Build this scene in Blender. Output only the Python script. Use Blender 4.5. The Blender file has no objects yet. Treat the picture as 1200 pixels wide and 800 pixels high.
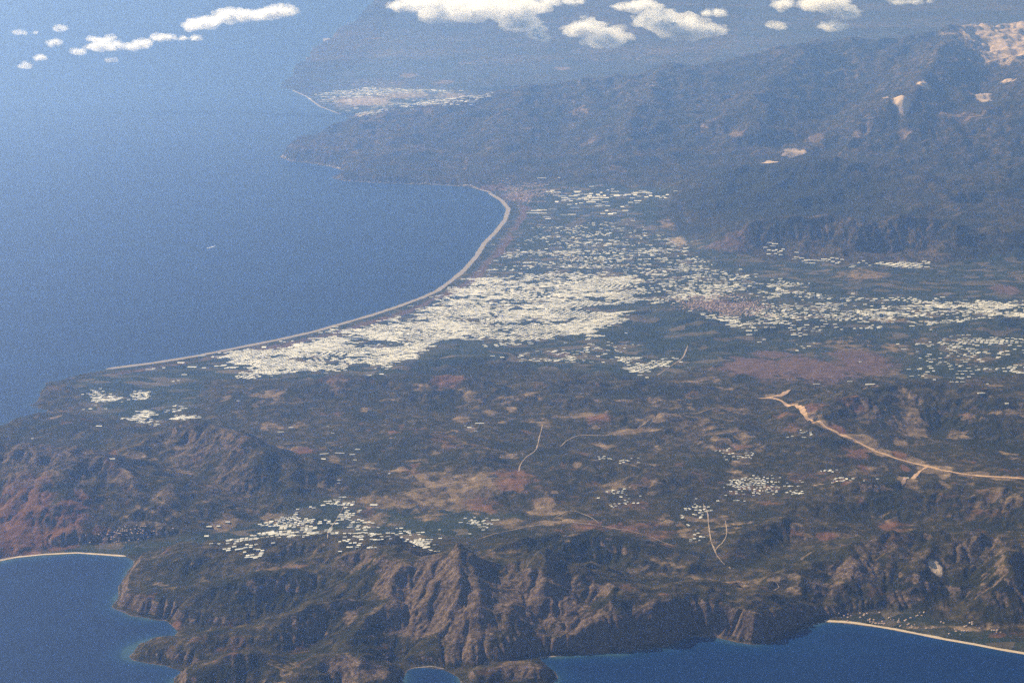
import bpy, bmesh, math, random
import numpy as np
from mathutils import Vector

random.seed(7)
rng = np.random.default_rng(7)
SC = bpy.context.scene
COL = SC.collection
F32 = np.float32

# ---------------------------------------------------------------- camera model (metres, camera above the origin, looking along +Y)
CAM_H = 9000.0
PITCH = math.radians(14.5)
FPX = 2160.0
CP, SP = math.cos(PITCH), math.sin(PITCH)


def ray(px, py):
    px = np.asarray(px, float); py = np.asarray(py, float)
    a = px - 600.0; b = 400.0 - py
    return a, FPX * CP + b * SP, -FPX * SP + b * CP


def ground(px, py, z=0.0):
    """world XY of a map point seen at (px, py) of the 1200x800 survey picture, at height z"""
    dx, dy, dz = ray(px, py)
    t = (np.asarray(z, float) - CAM_H) / dz
    return dx * t, dy * t


# ---------------------------------------------------------------- noise
def _hash(ix, iy, seed):
    h = (ix.astype(np.uint32) * np.uint32(374761393)) ^ (iy.astype(np.uint32) * np.uint32(668265263)) ^ np.uint32((seed * 974634777 + 12345) & 0xffffffff)
    h = (h ^ (h >> np.uint32(13))) * np.uint32(1274126177)
    h = h ^ (h >> np.uint32(16))
    return (h & np.uint32(0xffffff)).astype(F32) * F32(1.0 / 0xffffff)


def vnoise(x, y, seed=0):
    fx = np.floor(x); fy = np.floor(y)
    ix = fx.astype(np.int64); iy = fy.astype(np.int64)
    u = (x - fx).astype(F32); v = (y - fy).astype(F32)
    u = u * u * (3 - 2 * u); v = v * v * (3 - 2 * v)
    a = _hash(ix, iy, seed); b = _hash(ix + 1, iy, seed); c = _hash(ix, iy + 1, seed); d = _hash(ix + 1, iy + 1, seed)
    return (a + (b - a) * u + (c - a) * v + (a - b - c + d) * u * v) * 2 - 1


def fbm(x, y, size, octv, seed=0, gain=0.5, ridged=False):
    x = np.asarray(x, F32) / F32(size); y = np.asarray(y, F32) / F32(size)
    s = np.zeros(np.broadcast(x, y).shape, F32); a = 1.0; tot = 0.0
    for k in range(octv):
        n = vnoise(x + 17.3 * k, y - 9.1 * k, seed + k)
        if ridged:
            n = 1 - 2 * np.abs(n)
        s += F32(a) * n; tot += a; a *= gain
        x, y = (x * F32(1.6) - y * F32(1.2)), (x * F32(1.2) + y * F32(1.6))
    return s / F32(tot)


def sstep(a, b, x):
    t = np.clip((x - a) / (b - a), 0, 1)
    return t * t * (3 - 2 * t)


# ---------------------------------------------------------------- map data, digitised as survey-picture points
COAST = [(470, -70), (452, -30), (446, -5), (425, 12), (418, 24), (396, 33), (388, 46), (366, 55), (362, 68), (345, 76), (343, 88), (332, 96), (326, 104), (342, 106), (358, 113), (374, 125), (398, 134), (415, 141),
         (428, 150), (405, 158), (370, 168), (340, 178), (326, 184), (340, 189), (360, 191), (386, 195), (402, 200), (412, 204), (398, 207), (386, 208), (402, 212), (420, 213), (450, 215),
         (485, 216), (520, 217), (550, 219), (575, 226), (590, 235), (598, 245), (594, 258), (583, 272), (570, 285), (561, 300), (545, 318),
         (530, 330), (515, 341), (497, 349), (470, 359), (440, 369), (405, 379), (370, 389), (330, 398), (280, 408), (230, 418), (180, 426),
         (125, 433), (100, 437), (84, 441), (70, 446), (54, 448), (50, 455), (47, 463), (44, 470), (35, 475), (46, 479), (58, 481), (44, 487), (20, 492), (0, 498),
         (-60, 512), (-170, 545), (-230, 600), (-220, 680), (-150, 700), (-80, 684), (-40, 669), (0, 657), (20, 653), (50, 650), (90, 648), (120, 650), (148, 652),
         (155, 655), (158, 660), (150, 672), (142, 685), (135, 698), (133, 712), (145, 718), (152, 722), (165, 723), (180, 726), (195, 727),
         (203, 732), (209, 740), (205, 745), (185, 747), (165, 752), (155, 760), (150, 768), (155, 773), (175, 777), (195, 780), (205, 783), (212, 788), (200, 796),
         (205, 815), (260, 835), (340, 842), (420, 830), (462, 812), (472, 795), (478, 785), (488, 782), (505, 781), (522, 784), (535, 792), (541, 805), (560, 818),
         (600, 822), (640, 812), (653, 796), (650, 788), (640, 781), (624, 777), (604, 780), (597, 778), (612, 774), (630, 772), (640, 769),
         (660, 769), (690, 766), (720, 765), (750, 762), (780, 757), (800, 748), (815, 746), (840, 748), (862, 752), (885, 755), (905, 752), (925, 745), (940, 737),
         (955, 731), (965, 728), (990, 729), (1020, 733), (1050, 738), (1080, 744), (1110, 750), (1140, 755), (1170, 761), (1200, 766), (1260, 778), (1380, 800), (1600, 860)]
_cx, _cy = ground([p[0] for p in COAST], [p[1] for p in COAST])
LAND = list(zip(_cx, _cy)) + [(60000.0, 16000.0), (60000.0, 200000.0), (-14000.0, 200000.0)]

# crest lines: (px, py, height m), near-side width m, far-side width m, fall-off power
RIDGES = [
    ([(150, 668, 81), (190, 655, 153), (240, 645, 270), (310, 640, 387), (380, 634, 468), (425, 634, 558), (455, 650, 576), (490, 654, 684), (540, 651, 774), (562, 664, 684), (585, 660, 630), (615, 655, 666), (660, 662, 621), (690, 676, 540), (725, 690, 450), (780, 690, 387), (835, 692, 342), (880, 702, 270), (915, 714, 171), (945, 727, 54)], 1500, 1300, 0.95),
    ([(470, 668, 576), (440, 700, 432), (420, 730, 270), (400, 770, 135)], 600, 700, 1.1),
    ([(540, 651, 765), (528, 700, 504), (520, 745, 225), (515, 765, 81)], 450, 450, 1.0),
    ([(650, 662, 621), (640, 705, 405), (620, 745, 162)], 420, 420, 1.0),
    ([(720, 690, 450), (715, 720, 288), (700, 750, 108)], 380, 380, 1.0),
    ([(600, 640, 387), (650, 628, 378), (705, 622, 387), (760, 634, 351), (810, 650, 270), (840, 665, 180)], 1000, 800, 1.3),
    ([(160, 765, 36), (205, 757, 81), (260, 745, 153), (330, 728, 261), (400, 705, 387)], 500, 600, 1.2),
    ([(150, 705, 45), (185, 700, 99), (250, 690, 225), (330, 670, 360)], 700, 700, 1.2),
    ([(205, 800, 54), (235, 785, 135), (270, 770, 207), (310, 772, 180), (350, 790, 108)], 500, 500, 1.1),
    ([(350, 800, 90), (390, 772, 171), (430, 776, 171), (460, 795, 81)], 420, 420, 0.9),
    ([(548, 800, 36), (580, 790, 63), (615, 786, 76), (640, 792, 45)], 300, 300, 0.9),
    ([(-200, 480, 732), (-60, 492, 829), (0, 508, 878), (40, 513, 829), (80, 524, 732), (115, 540, 573), (150, 568, 329), (175, 588, 146)], 2300, 1500, 1.1),
    ([(60, 560, 400), (40, 600, 250), (20, 632, 90)], 800, 800, 1.2),
    ([(-60, 560, 420), (-40, 600, 260), (-20, 640, 100)], 900, 900, 1.2),
    ([(150, 535, 229), (180, 508, 356), (210, 498, 448), (245, 502, 482), (280, 520, 494), (310, 532, 459), (338, 548, 322), (352, 575, 172)], 1300, 1100, 1.2),
    ([(300, 462, 90), (350, 456, 140), (400, 447, 230), (435, 446, 210), (470, 452, 190), (500, 446, 240), (525, 440, 280), (550, 447, 220), (600, 455, 180), (660, 453, 170), (720, 450, 170), (780, 452, 160), (830, 455, 140), (880, 456, 120)], 1500, 800, 1.2),
    ([(462, 436, 87), (485, 416, 192), (510, 407, 262), (545, 409, 262), (590, 416, 210), (640, 428, 140), (700, 434, 105)], 900, 700, 1.0),
    ([(715, 385, 90), (740, 368, 165), (775, 362, 210), (810, 372, 195), (845, 392, 105)], 1100, 800, 1.0),
    ([(870, 392, 75), (905, 380, 165), (950, 377, 180), (990, 390, 90)], 900, 700, 1.0),
    ([(1120, 380, 105), (1165, 373, 180), (1220, 370, 225)], 900, 700, 1.0),
    ([(870, 300, 60), (905, 290, 140), (970, 292, 160), (1040, 325, 60)], 900, 900, 1.1),
    ([(860, 283, 246), (880, 264, 537), (950, 257, 672), (1000, 261, 649), (1040, 257, 694), (1080, 260, 683), (1112, 267, 582), (1122, 285, 291)], 900, 1300, 0.8),
    ([(778, 256, 97), (800, 228, 356), (850, 206, 734), (910, 192, 950), (960, 187, 1058), (1010, 192, 993), (1060, 205, 820), (1100, 225, 604), (1140, 212, 734), (1190, 202, 864), (1280, 188, 972)], 5000, 2800, 1.2),
    ([(1130, 285, 250), (1170, 270, 420), (1230, 262, 520)], 1800, 1800, 1.2),
    ([(328, 184, 40), (370, 171, 260), (430, 149, 560), (500, 130, 860), (570, 117, 1080), (640, 105, 1320), (700, 97, 1500), (780, 85, 1760), (850, 74, 2000), (920, 61, 2250), (1000, 52, 2480), (1060, 47, 2620), (1110, 41, 2780), (1140, 34, 2920), (1170, 27, 3020), (1200, 25, 3060), (1290, 20, 3080)], 10500, 6760, 1.2),
    ([(450, 147, 560), (470, 175, 330), (460, 205, 110)], 2448, 2340, 1.2),
    ([(620, 110, 1250), (600, 150, 760), (590, 195, 250)], 3536, 3380, 1.2),
    ([(790, 86, 1700), (740, 135, 1150), (720, 190, 420)], 4080, 3900, 1.2),
    ([(950, 60, 2250), (880, 120, 1500)], 4624, 4420, 1.2),
    ([(1120, 45, 2700), (1060, 110, 1900)], 4624, 4420, 1.2),
    ([(1240, 30, 2900), (1200, 110, 1900)], 4624, 4420, 1.2),
    ([(950, 505, 190), (985, 478, 320), (1020, 463, 400), (1060, 453, 470), (1095, 451, 490), (1125, 458, 450), (1160, 472, 390), (1210, 478, 380), (1300, 474, 420)], 1500, 1100, 1.15),
    ([(880, 694, 99), (930, 668, 261), (980, 647, 360), (1030, 633, 432), (1090, 630, 468), (1150, 633, 468), (1210, 631, 486), (1320, 615, 540)], 1300, 1100, 0.95),
    ([(1000, 640, 387), (985, 680, 234), (965, 712, 72)], 500, 500, 1.0),
    ([(1100, 630, 450), (1085, 665, 297), (1060, 700, 99)], 520, 520, 1.0),
    ([(1190, 640, 450), (1180, 680, 297), (1150, 715, 99)], 600, 600, 1.0),
    ([(940, 585, 150), (1000, 572, 210), (1080, 575, 240), (1160, 580, 260), (1260, 585, 280)], 900, 900, 1.2),
    ([(660, 470, 150), (720, 480, 180), (800, 492, 190), (860, 500, 150)], 1100, 900, 1.2),
    ([(480, 520, 120), (540, 530, 170), (610, 560, 150)], 1000, 1000, 1.2),
    ([(640, 540, 150), (720, 545, 200), (790, 560, 170)], 900, 900, 1.2),
    ([(380, 560, 90), (430, 565, 140), (470, 585, 80)], 700, 700, 1.2),
    ([(60, 462, 40), (90, 450, 90), (140, 445, 60)], 700, 600, 1.1),
    ([(20, 495, 40), (60, 488, 90), (100, 500, 120), (140, 508, 90)], 700, 500, 1.1),
    ([(840, 640, 108), (880, 618, 189), (920, 612, 180), (960, 620, 144)], 700, 700, 1.2),
]
PLAINS = [
    [(125, 433), (230, 418), (370, 389), (470, 359), (530, 330), (561, 300), (594, 258), (598, 240), (575, 222), (640, 220), (760, 224), (790, 240), (776, 262), (800, 278), (870, 302), (1000, 313),
     (1110, 310), (1200, 302), (1400, 300), (1400, 440), (1200, 440), (1060, 446), (1000, 432), (930, 424), (830, 432), (800, 441), (740, 446), (640, 442), (560, 432), (470, 446), (300, 448), (250, 445), (235, 478), (190, 498), (100, 482), (80, 450)],
    [(0, 657), (60, 643), (150, 634), (260, 626), (330, 603), (400, 588), (480, 600), (600, 598), (640, 606), (560, 634), (470, 640), (430, 638), (300, 643), (200, 646), (150, 655)],
    [(963, 729), (1000, 719), (1060, 716), (1140, 736), (1200, 745), (1400, 780), (1400, 800), (1200, 768)],
    [(358, 113), (430, 100), (530, 104), (580, 118), (520, 128), (440, 140), (398, 136)],
]


def seg_arrays(pts):
    p = np.array(pts, float)
    return p[:-1], p[1:]


def poly_sdf(X, Y, poly):
    """signed distance (positive inside) of grid points to a closed polygon"""
    P = np.array(poly, float); Q = np.roll(P, -1, 0)
    d2 = np.full(X.shape, 1e18); ins = np.zeros(X.shape, bool)
    for (ax, ay), (bx, by) in zip(P, Q):
        ex, ey = bx - ax, by - ay
        t = np.clip(((X - ax) * ex + (Y - ay) * ey) / max(ex * ex + ey * ey, 1e-9), 0, 1)
        d2 = np.minimum(d2, (X - ax - t * ex) ** 2 + (Y - ay - t * ey) ** 2)
        if ay != by:
            c = ((ay > Y) != (by > Y)) & (X < ex * (Y - ay) / (by - ay) + ax)
            ins ^= c
    d = np.sqrt(d2)
    return np.where(ins, d, -d)


class Grid:
    """a regular map grid with bilinear lookup"""
    def __init__(s, x0, x1, y0, y1, step):
        s.x0, s.y0, s.st = x0, y0, step
        s.xs = np.arange(x0, x1 + step * .5, step); s.ys = np.arange(y0, y1 + step * .5, step)
        s.X, s.Y = np.meshgrid(s.xs, s.ys)
        s.f = {}

    def at(s, name, x, y):
        a = s.f[name]
        u = np.clip((np.asarray(x) - s.x0) / s.st, 0, a.shape[1] - 1.001); v = np.clip((np.asarray(y) - s.y0) / s.st, 0, a.shape[0] - 1.001)
        i = u.astype(np.int64); j = v.astype(np.int64); u = (u - i).astype(F32); v = (v - j).astype(F32)
        return a[j, i] * (1 - u) * (1 - v) + a[j, i + 1] * u * (1 - v) + a[j + 1, i] * (1 - u) * v + a[j + 1, i + 1] * u * v


# coarse shape of the land: signed coast distance, plains, crest lines
CO = Grid(-62000, 62000, 9000, 196000, 250)
NEARCO = Grid(-12000, 12000, 13000, 48000, 60)
for g in (CO, NEARCO):
    g.f['coast'] = poly_sdf(g.X, g.Y, LAND).astype(F32)
    pl = np.full(g.X.shape, -1e9)
    for P in PLAINS:
        gx, gy = ground([p[0] for p in P], [p[1] for p in P])
        pl = np.maximum(pl, poly_sdf(g.X, g.Y, list(zip(gx, gy))))
    g.f['plain'] = pl.astype(F32)
    acc = np.zeros(g.X.shape)
    wx = g.X + 260 * fbm(g.X, g.Y, 1500, 3, 90); wy = g.Y + 260 * fbm(g.X, g.Y, 1500, 3, 95)
    for pts, wn, wf, pw in RIDGES:
        q = np.array(pts, float)
        rx, ry = ground(q[:, 0], q[:, 1], q[:, 2])
        best = np.zeros(g.X.shape)
        for k in range(len(rx) - 1):
            ax, ay, bx, by = rx[k], ry[k], rx[k + 1], ry[k + 1]
            ex, ey = bx - ax, by - ay
            t = np.clip(((wx - ax) * ex + (wy - ay) * ey) / (ex * ex + ey * ey), 0, 1)
            ddx, ddy = wx - ax - t * ex, wy - ay - t * ey
            d = np.sqrt(ddx ** 2 + ddy ** 2)
            cs = ddy / (d + 1e-6)
            w = wn + (wf - wn) * sstep(-0.6, 0.6, cs)
            h = q[k, 2] + (q[k + 1, 2] - q[k, 2]) * t
            best = np.maximum(best, h * np.clip(1 - d / w, 0, 1) ** pw)
        acc += best ** 5
    g.f['rid'] = (acc ** 0.2).astype(F32)


def base_height(X, Y, co):
    nx = X + 55 * fbm(X, Y, 420, 3, 31); ny = Y + 55 * fbm(X, Y, 420, 3, 36)
    coast = co.at('coast', nx, ny); plain = co.at('plain', X, Y); rid = co.at('rid', X, Y)
    hilly = sstep(150, -900, plain)
    far = sstep(79000, 87000, Y)
    n1 = fbm(X, Y, 2600, 6, 1, .5); n2 = fbm(X, Y, 1100, 5, 11, .5, ridged=True)
    z = 4 + 18 * sstep(0, 5000, coast)
    z = z + hilly * (1 - far) * (62 + 62 * n1 + 34 * n2)
    n3 = fbm(X, Y, 520, 4, 21, .55); n4 = fbm(X, Y, 340, 3, 26, .5, True)
    ra = np.minimum(rid, 700) + 0.14 * np.maximum(rid - 700, 0)
    z = z + rid * 0.97 + ra * (0.18 * n1 + 0.15 * n2 + 0.16 * n3) + sstep(20, 160, rid) * (38 * n3 + 26 * n4)
    # the country beyond the far range: low hazy hills
    z = z + far * sstep(500, 5000, coast) * np.clip(200 + 330 * fbm(X, Y, 9000, 4, 51) + 130 * fbm(X, Y, 3000, 4, 57, .5, True), 5, 560) * hilly
    lim = 1.0 + np.maximum(coast, 0) * (0.05 + 1.3 * sstep(0.0, 60, rid) * sstep(30, -280, plain))
    z = np.minimum(z, lim)
    return np.where(coast > 0, z, np.maximum(-25, coast * .3)).astype(F32), coast


def erode(z, cell, sea, iters, K, talus=1.15):
    """stream-power incision: steepest-descent receivers, drained area by pointer doubling"""
    ny, nx = z.shape
    N = ny * nx
    idx = np.arange(N).reshape(ny, nx)
    offs = [(-1, 0, 1.), (1, 0, 1.), (0, -1, 1.), (0, 1, 1.), (-1, -1, 1.41421), (-1, 1, 1.41421), (1, -1, 1.41421), (1, 1, 1.41421)]
    for it in range(iters):
        zp = np.pad(z, 1, mode='edge')
        best = np.zeros_like(z); rec = idx.copy()
        for dy, dx, L in offs:
            zn = zp[1 + dy:1 + dy + ny, 1 + dx:1 + dx + nx]
            s = (z - zn) / F32(cell * L)
            if dy: s[0 if dy < 0 else -1, :] = -1
            if dx: s[:, 0 if dx < 0 else -1] = -1
            m = s > best
            best[m] = s[m]; rec[m] = (idx + (dy * nx + dx))[m]
        ptr = rec.ravel().copy(); root = ptr == np.arange(N)
        ptr[root] = N
        ptr = np.append(ptr, N)
        A = np.ones(N + 1); A[N] = 0
        for _ in range(9):
            add = np.bincount(ptr, A, N + 1)
            add[N] = 0
            A = A + add; ptr = ptr[ptr]
        A = A[:N].reshape(ny, nx).astype(F32)
        drop = best * cell
        dz = np.minimum(F32(K) * np.minimum(np.sqrt(A), 60) * best, 0.45 * drop)
        dz[sea] = 0
        z = z - dz
        # loose slopes creep
        zp = np.pad(z, 1, mode='edge')
        lap = zp[:-2, 1:-1] + zp[2:, 1:-1] + zp[1:-1, :-2] + zp[1:-1, 2:] - 4 * z
        z = z + np.where(sea, 0, F32(0.035) * lap)
    return z, A


FAR = Grid(-54000, 54000, 13000, 191000, 190)
zb, FAR.f['coast'] = base_height(FAR.X, FAR.Y, CO)
FAR.f['z'], FAR.f['area'] = erode(zb, 190., FAR.f['coast'] <= 0, 16, 6.0)
NEAR = Grid(-10500, 10500, 15500, 45000, 21)
zb, NEAR.f['coast'] = base_height(NEAR.X, NEAR.Y, NEARCO)
NEAR.f['z'], NEAR.f['area'] = erode(zb, 21., NEAR.f['coast'] <= 0, 15, 0.9)
MIDG = Grid(-21000, 21000, 39000, 85000, 46)
zb, MIDG.f['coast'] = base_height(MIDG.X, MIDG.Y, CO)
MIDG.f['z'], MIDG.f['area'] = erode(zb, 46., MIDG.f['coast'] <= 0, 14, 1.3)
for g in (FAR, NEAR, MIDG):
    # bend the drainage pattern so that gullies wander and branch unevenly
    k = sstep(40, 420, g.f['coast']) * (1.0 if g is NEAR else 2.0)
    bx = g.X + k * (105 * fbm(g.X, g.Y, 480, 3, 131) + 26 * fbm(g.X, g.Y, 120, 2, 137)); by = g.Y + k * (105 * fbm(g.X, g.Y, 480, 3, 141) + 26 * fbm(g.X, g.Y, 120, 2, 147))
    zw = g.at('z', bx, by); aw = g.at('area', bx, by)
    g.f['z'], g.f['area'] = zw, aw
    gy, gx = np.gradient(g.f['z'], g.st)
    g.f['slope'] = np.sqrt(gx * gx + gy * gy).astype(F32)
    g.f['area'] = np.log(g.f['area'] * g.st * g.st).astype(F32)


def look(name, x, y):
    x = np.asarray(x, float); y = np.asarray(y, float)
    wn = sstep(10400, 9600, np.abs(x)) * sstep(44800, 43300, y) * sstep(15500, 16100, y)
    wm = sstep(20800, 19400, np.abs(x)) * sstep(84500, 81500, y) * sstep(39100, 41000, y)
    v = FAR.at(name, x, y)
    v = v + (MIDG.at(name, x, y) - v) * wm
    return v + (NEAR.at(name, x, y) - v) * wn


def height(x, y):
    x = np.asarray(x, float); y = np.asarray(y, float)
    z = look('z', x, y); c = look('coast', x, y)
    rough = sstep(0.08, 0.6, look('slope', x, y)) * sstep(0, 120, c)
    z = z + rough * (9.0 * fbm(x, y, 90, 3, 71, .55, True) + 16 * fbm(x, y, 260, 2, 76, .5, True))
    return np.where(c > 0, np.maximum(z, 0.6), np.minimum(z, -2.0))


def hit(px, py):
    """where the sight line through a survey-picture point meets the terrain"""
    px = np.atleast_1d(np.asarray(px, float)); py = np.atleast_1d(np.asarray(py, float))
    dx, dy, dz = ray(px, py)
    n = np.sqrt(dx * dx + dy * dy); tend = (0.0 - CAM_H) / dz
    S = np.linspace(0.6, 1.0, 1600)
    T = tend[:, None] * S[None, :]
    X = dx[:, None] * T; Y = dy[:, None] * T; Z = CAM_H + dz[:, None] * T
    below = Z <= np.maximum(look('z', X, Y), 0.0)
    k = np.where(below.any(1), below.argmax(1), S.size - 1)
    t = tend * S[k]
    return dx * t, dy * t


def px_scale(px, py):
    """metres across and along the view per survey-picture pixel, on flat ground"""
    dep = PITCH - math.atan((400 - py) / FPX)
    sl = CAM_H / math.sin(dep)
    return sl / FPX, sl / FPX / math.sin(dep)


# ---------------------------------------------------------------- material helpers
def new_mat(name):
    m = bpy.data.materials.new(name); m.use_nodes = True
    nt = m.node_tree; nt.nodes.clear()
    out = nt.nodes.new('ShaderNodeOutputMaterial')
    return m, nt, out


class NT:
    def __init__(s, nt): s.nt = nt
    def n(s, t, **kw):
        nd = s.nt.nodes.new(t)
        for k, v in kw.items():
            if k.startswith('_'): setattr(nd, k[1:], v)
            else: nd.inputs[k.replace('__', ' ')].default_value = v
        return nd
    def l(s, a, b): s.nt.links.new(a, b)
    def noise(s, vec, scale, detail=4, rough=.55, seed=0.0):
        m = s.n('ShaderNodeMapping'); m.inputs['Scale'].default_value = (scale, scale, scale); m.inputs['Location'].default_value = (seed * 7.7, seed * 3.1, seed)
        s.l(vec, m.inputs['Vector'])
        t = s.n('ShaderNodeTexNoise', Scale=1.0, Detail=detail, Roughness=rough); s.l(m.outputs[0], t.inputs['Vector'])
        return t.outputs['Fac']
    def ramp(s, fac, stops):
        r = s.n('ShaderNodeValToRGB'); e = r.color_ramp.elements
        while len(e) < len(stops): e.new(0.5)
        for el, (p, c) in zip(e, stops):
            el.position = p; el.color = (*c, 1) if len(c) == 3 else c
        s.l(fac, r.inputs[0]); return r.outputs[0]
    def mix(s, fac, a, b, mode='MIX'):
        m = s.n('ShaderNodeMix', _data_type='RGBA', _blend_type=mode)
        if hasattr(fac, 'links'): s.l(fac, m.inputs[0])
        else: m.inputs[0].default_value = fac
        for v, i in ((a, 6), (b, 7)):
            if hasattr(v, 'links'): s.l(v, m.inputs[i])
            else: m.inputs[i].default_value = (*v, 1)
        return m.outputs[2]
    def math(s, op, a, b=0.0, clamp=False):
        m = s.n('ShaderNodeMath', _operation=op, _use_clamp=clamp)
        for v, i in ((a, 0), (b, 1)):
            if hasattr(v, 'links'): s.l(v, m.inputs[i])
            else: m.inputs[i].default_value = v
        return m.outputs[0]
    def rng(s, v, a, b, c=0.0, d=1.0):
        m = s.n('ShaderNodeMapRange', _interpolation_type='SMOOTHSTEP')
        s.l(v, m.inputs[0])
        for k, x in zip((1, 2, 3, 4), (a, b, c, d)): m.inputs[k].default_value = x
        return m.outputs[0]


def simple_mat(name, col, rough=.8, var=.0, scale=.02):
    m, nt, out = new_mat(name); N = NT(nt)
    b = N.n('ShaderNodeBsdfPrincipled', Roughness=rough)
    pos = N.n('ShaderNodeNewGeometry').outputs['Position']
    f = N.noise(pos, scale, 4)
    c = N.mix(f, tuple(max(0, x * (1 - var)) for x in col), tuple(min(1, x * (1 + var)) for x in col))
    N.l(c, b.inputs['Base Color']); N.l(b.outputs[0], out.inputs[0])
    return m


# ---------------------------------------------------------------- object helpers
def tag(o, label=None, cat=None, group=None, kind=None):
    if label: o['label'] = label
    if cat: o['category'] = cat
    if group: o['group'] = group
    if kind: o['kind'] = kind
    return o


def link_mesh(name, verts, faces, mats, mat_idx=None, parent=None, smooth=False):
    me = bpy.data.meshes.new(name)
    me.from_pydata([tuple(v) for v in verts], [], [tuple(f) for f in faces])
    for m in (mats if isinstance(mats, (list, tuple)) else [mats]): me.materials.append(m)
    if mat_idx is not None: me.polygons.foreach_set('material_index', np.asarray(mat_idx, np.int32))
    me.polygons.foreach_set('use_smooth', [smooth] * len(me.polygons))
    me.update()
    o = bpy.data.objects.new(name, me); COL.objects.link(o)
    if parent: o.parent = parent
    return o


def quad_sheet(name, X, Y, Z, mat, attrs=None, keep=None):
    """grid sheet from 2-D coordinate arrays; keep is an optional per-quad mask"""
    r, c = X.shape
    idx = np.arange(r * c).reshape(r, c)
    q = np.stack([idx[:-1, :-1], idx[:-1, 1:], idx[1:, 1:], idx[1:, :-1]], -1).reshape(-1, 4)
    if keep is not None:
        q = q[keep.ravel()]
    co = np.stack([X, Y, Z], -1).reshape(-1, 3).astype(F32)
    me = bpy.data.meshes.new(name)
    used = None
    if keep is not None:
        used = np.unique(q); remap = np.full(len(co), -1, np.int64); remap[used] = np.arange(len(used))
        q = remap[q]; co = co[used]
    n = len(q)
    me.vertices.add(len(co)); me.vertices.foreach_set('co', co.ravel())
    me.loops.add(n * 4); me.loops.foreach_set('vertex_index', q.ravel().astype(np.int32))
    me.polygons.add(n); me.polygons.foreach_set('loop_start', np.arange(0, n * 4, 4, dtype=np.int32))
    me.polygons.foreach_set('use_smooth', np.ones(n, bool))
    me.update(calc_edges=True)
    for k, a in (attrs or {}).items():
        a = a.reshape(-1, a.shape[-1]) if a.ndim == 3 else a.reshape(-1)
        if used is not None: a = a[used]
        if a.ndim == 2:
            at = me.attributes.new(k, 'FLOAT_COLOR', 'POINT'); at.data.foreach_set('color', a.astype(F32).ravel())
        else:
            at = me.attributes.new(k, 'FLOAT', 'POINT'); at.data.foreach_set('value', a.astype(F32))
    me.materials.append(mat)
    o = bpy.data.objects.new(name, me); COL.objects.link(o)
    return o


# ---------------------------------------------------------------- terrain sheet
def steps(*spans):
    out = []
    for a, b, st in spans: out.append(np.arange(a, b, st))
    return np.concatenate(out + [[spans[-1][1]]])


RAD = steps((16000, 18600, 30), (18600, 25000, 9.7), (25000, 31000, 18), (31000, 45000, 38), (45000, 75000, 80), (75000, 188000, 560))
BEAR = np.radians(np.linspace(-25, 25, 1320))
R, B = np.meshgrid(RAD, BEAR, indexing='ij')
TX = R * np.sin(B); TY = R * np.cos(B)
TZ = height(TX, TY)
TC = look('coast', TX, TY); TS = look('slope', TX, TY); TP = np.where((TY < 46000) & (np.abs(TX) < 11000), NEARCO.at('plain', TX, TY), CO.at('plain', TX, TY))
TA = look('area', TX, TY)

# land cover: rock, tan bare soil, red soil, cultivated, sand/scrub, burnt
cov = {k: np.zeros(TX.shape, F32) for k in ('rock', 'soil', 'red', 'field', 'sand', 'burn', 'wood')}
edge_n = fbm(TX, TY, 320, 5, 201, .6); edge_w = fbm(TX, TY, 900, 4, 211, .55)
fine_n = fbm(TX, TY, 130, 4, 221, .6)
cov['rock'] = (sstep(0.56, 0.98, TS + 0.22 * edge_n + .12 * fine_n) * sstep(8, 60, TZ)).astype(F32)
far_f = sstep(36000, 43000, TY)
cov['rock'] *= (1 - .75 * far_f)
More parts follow.
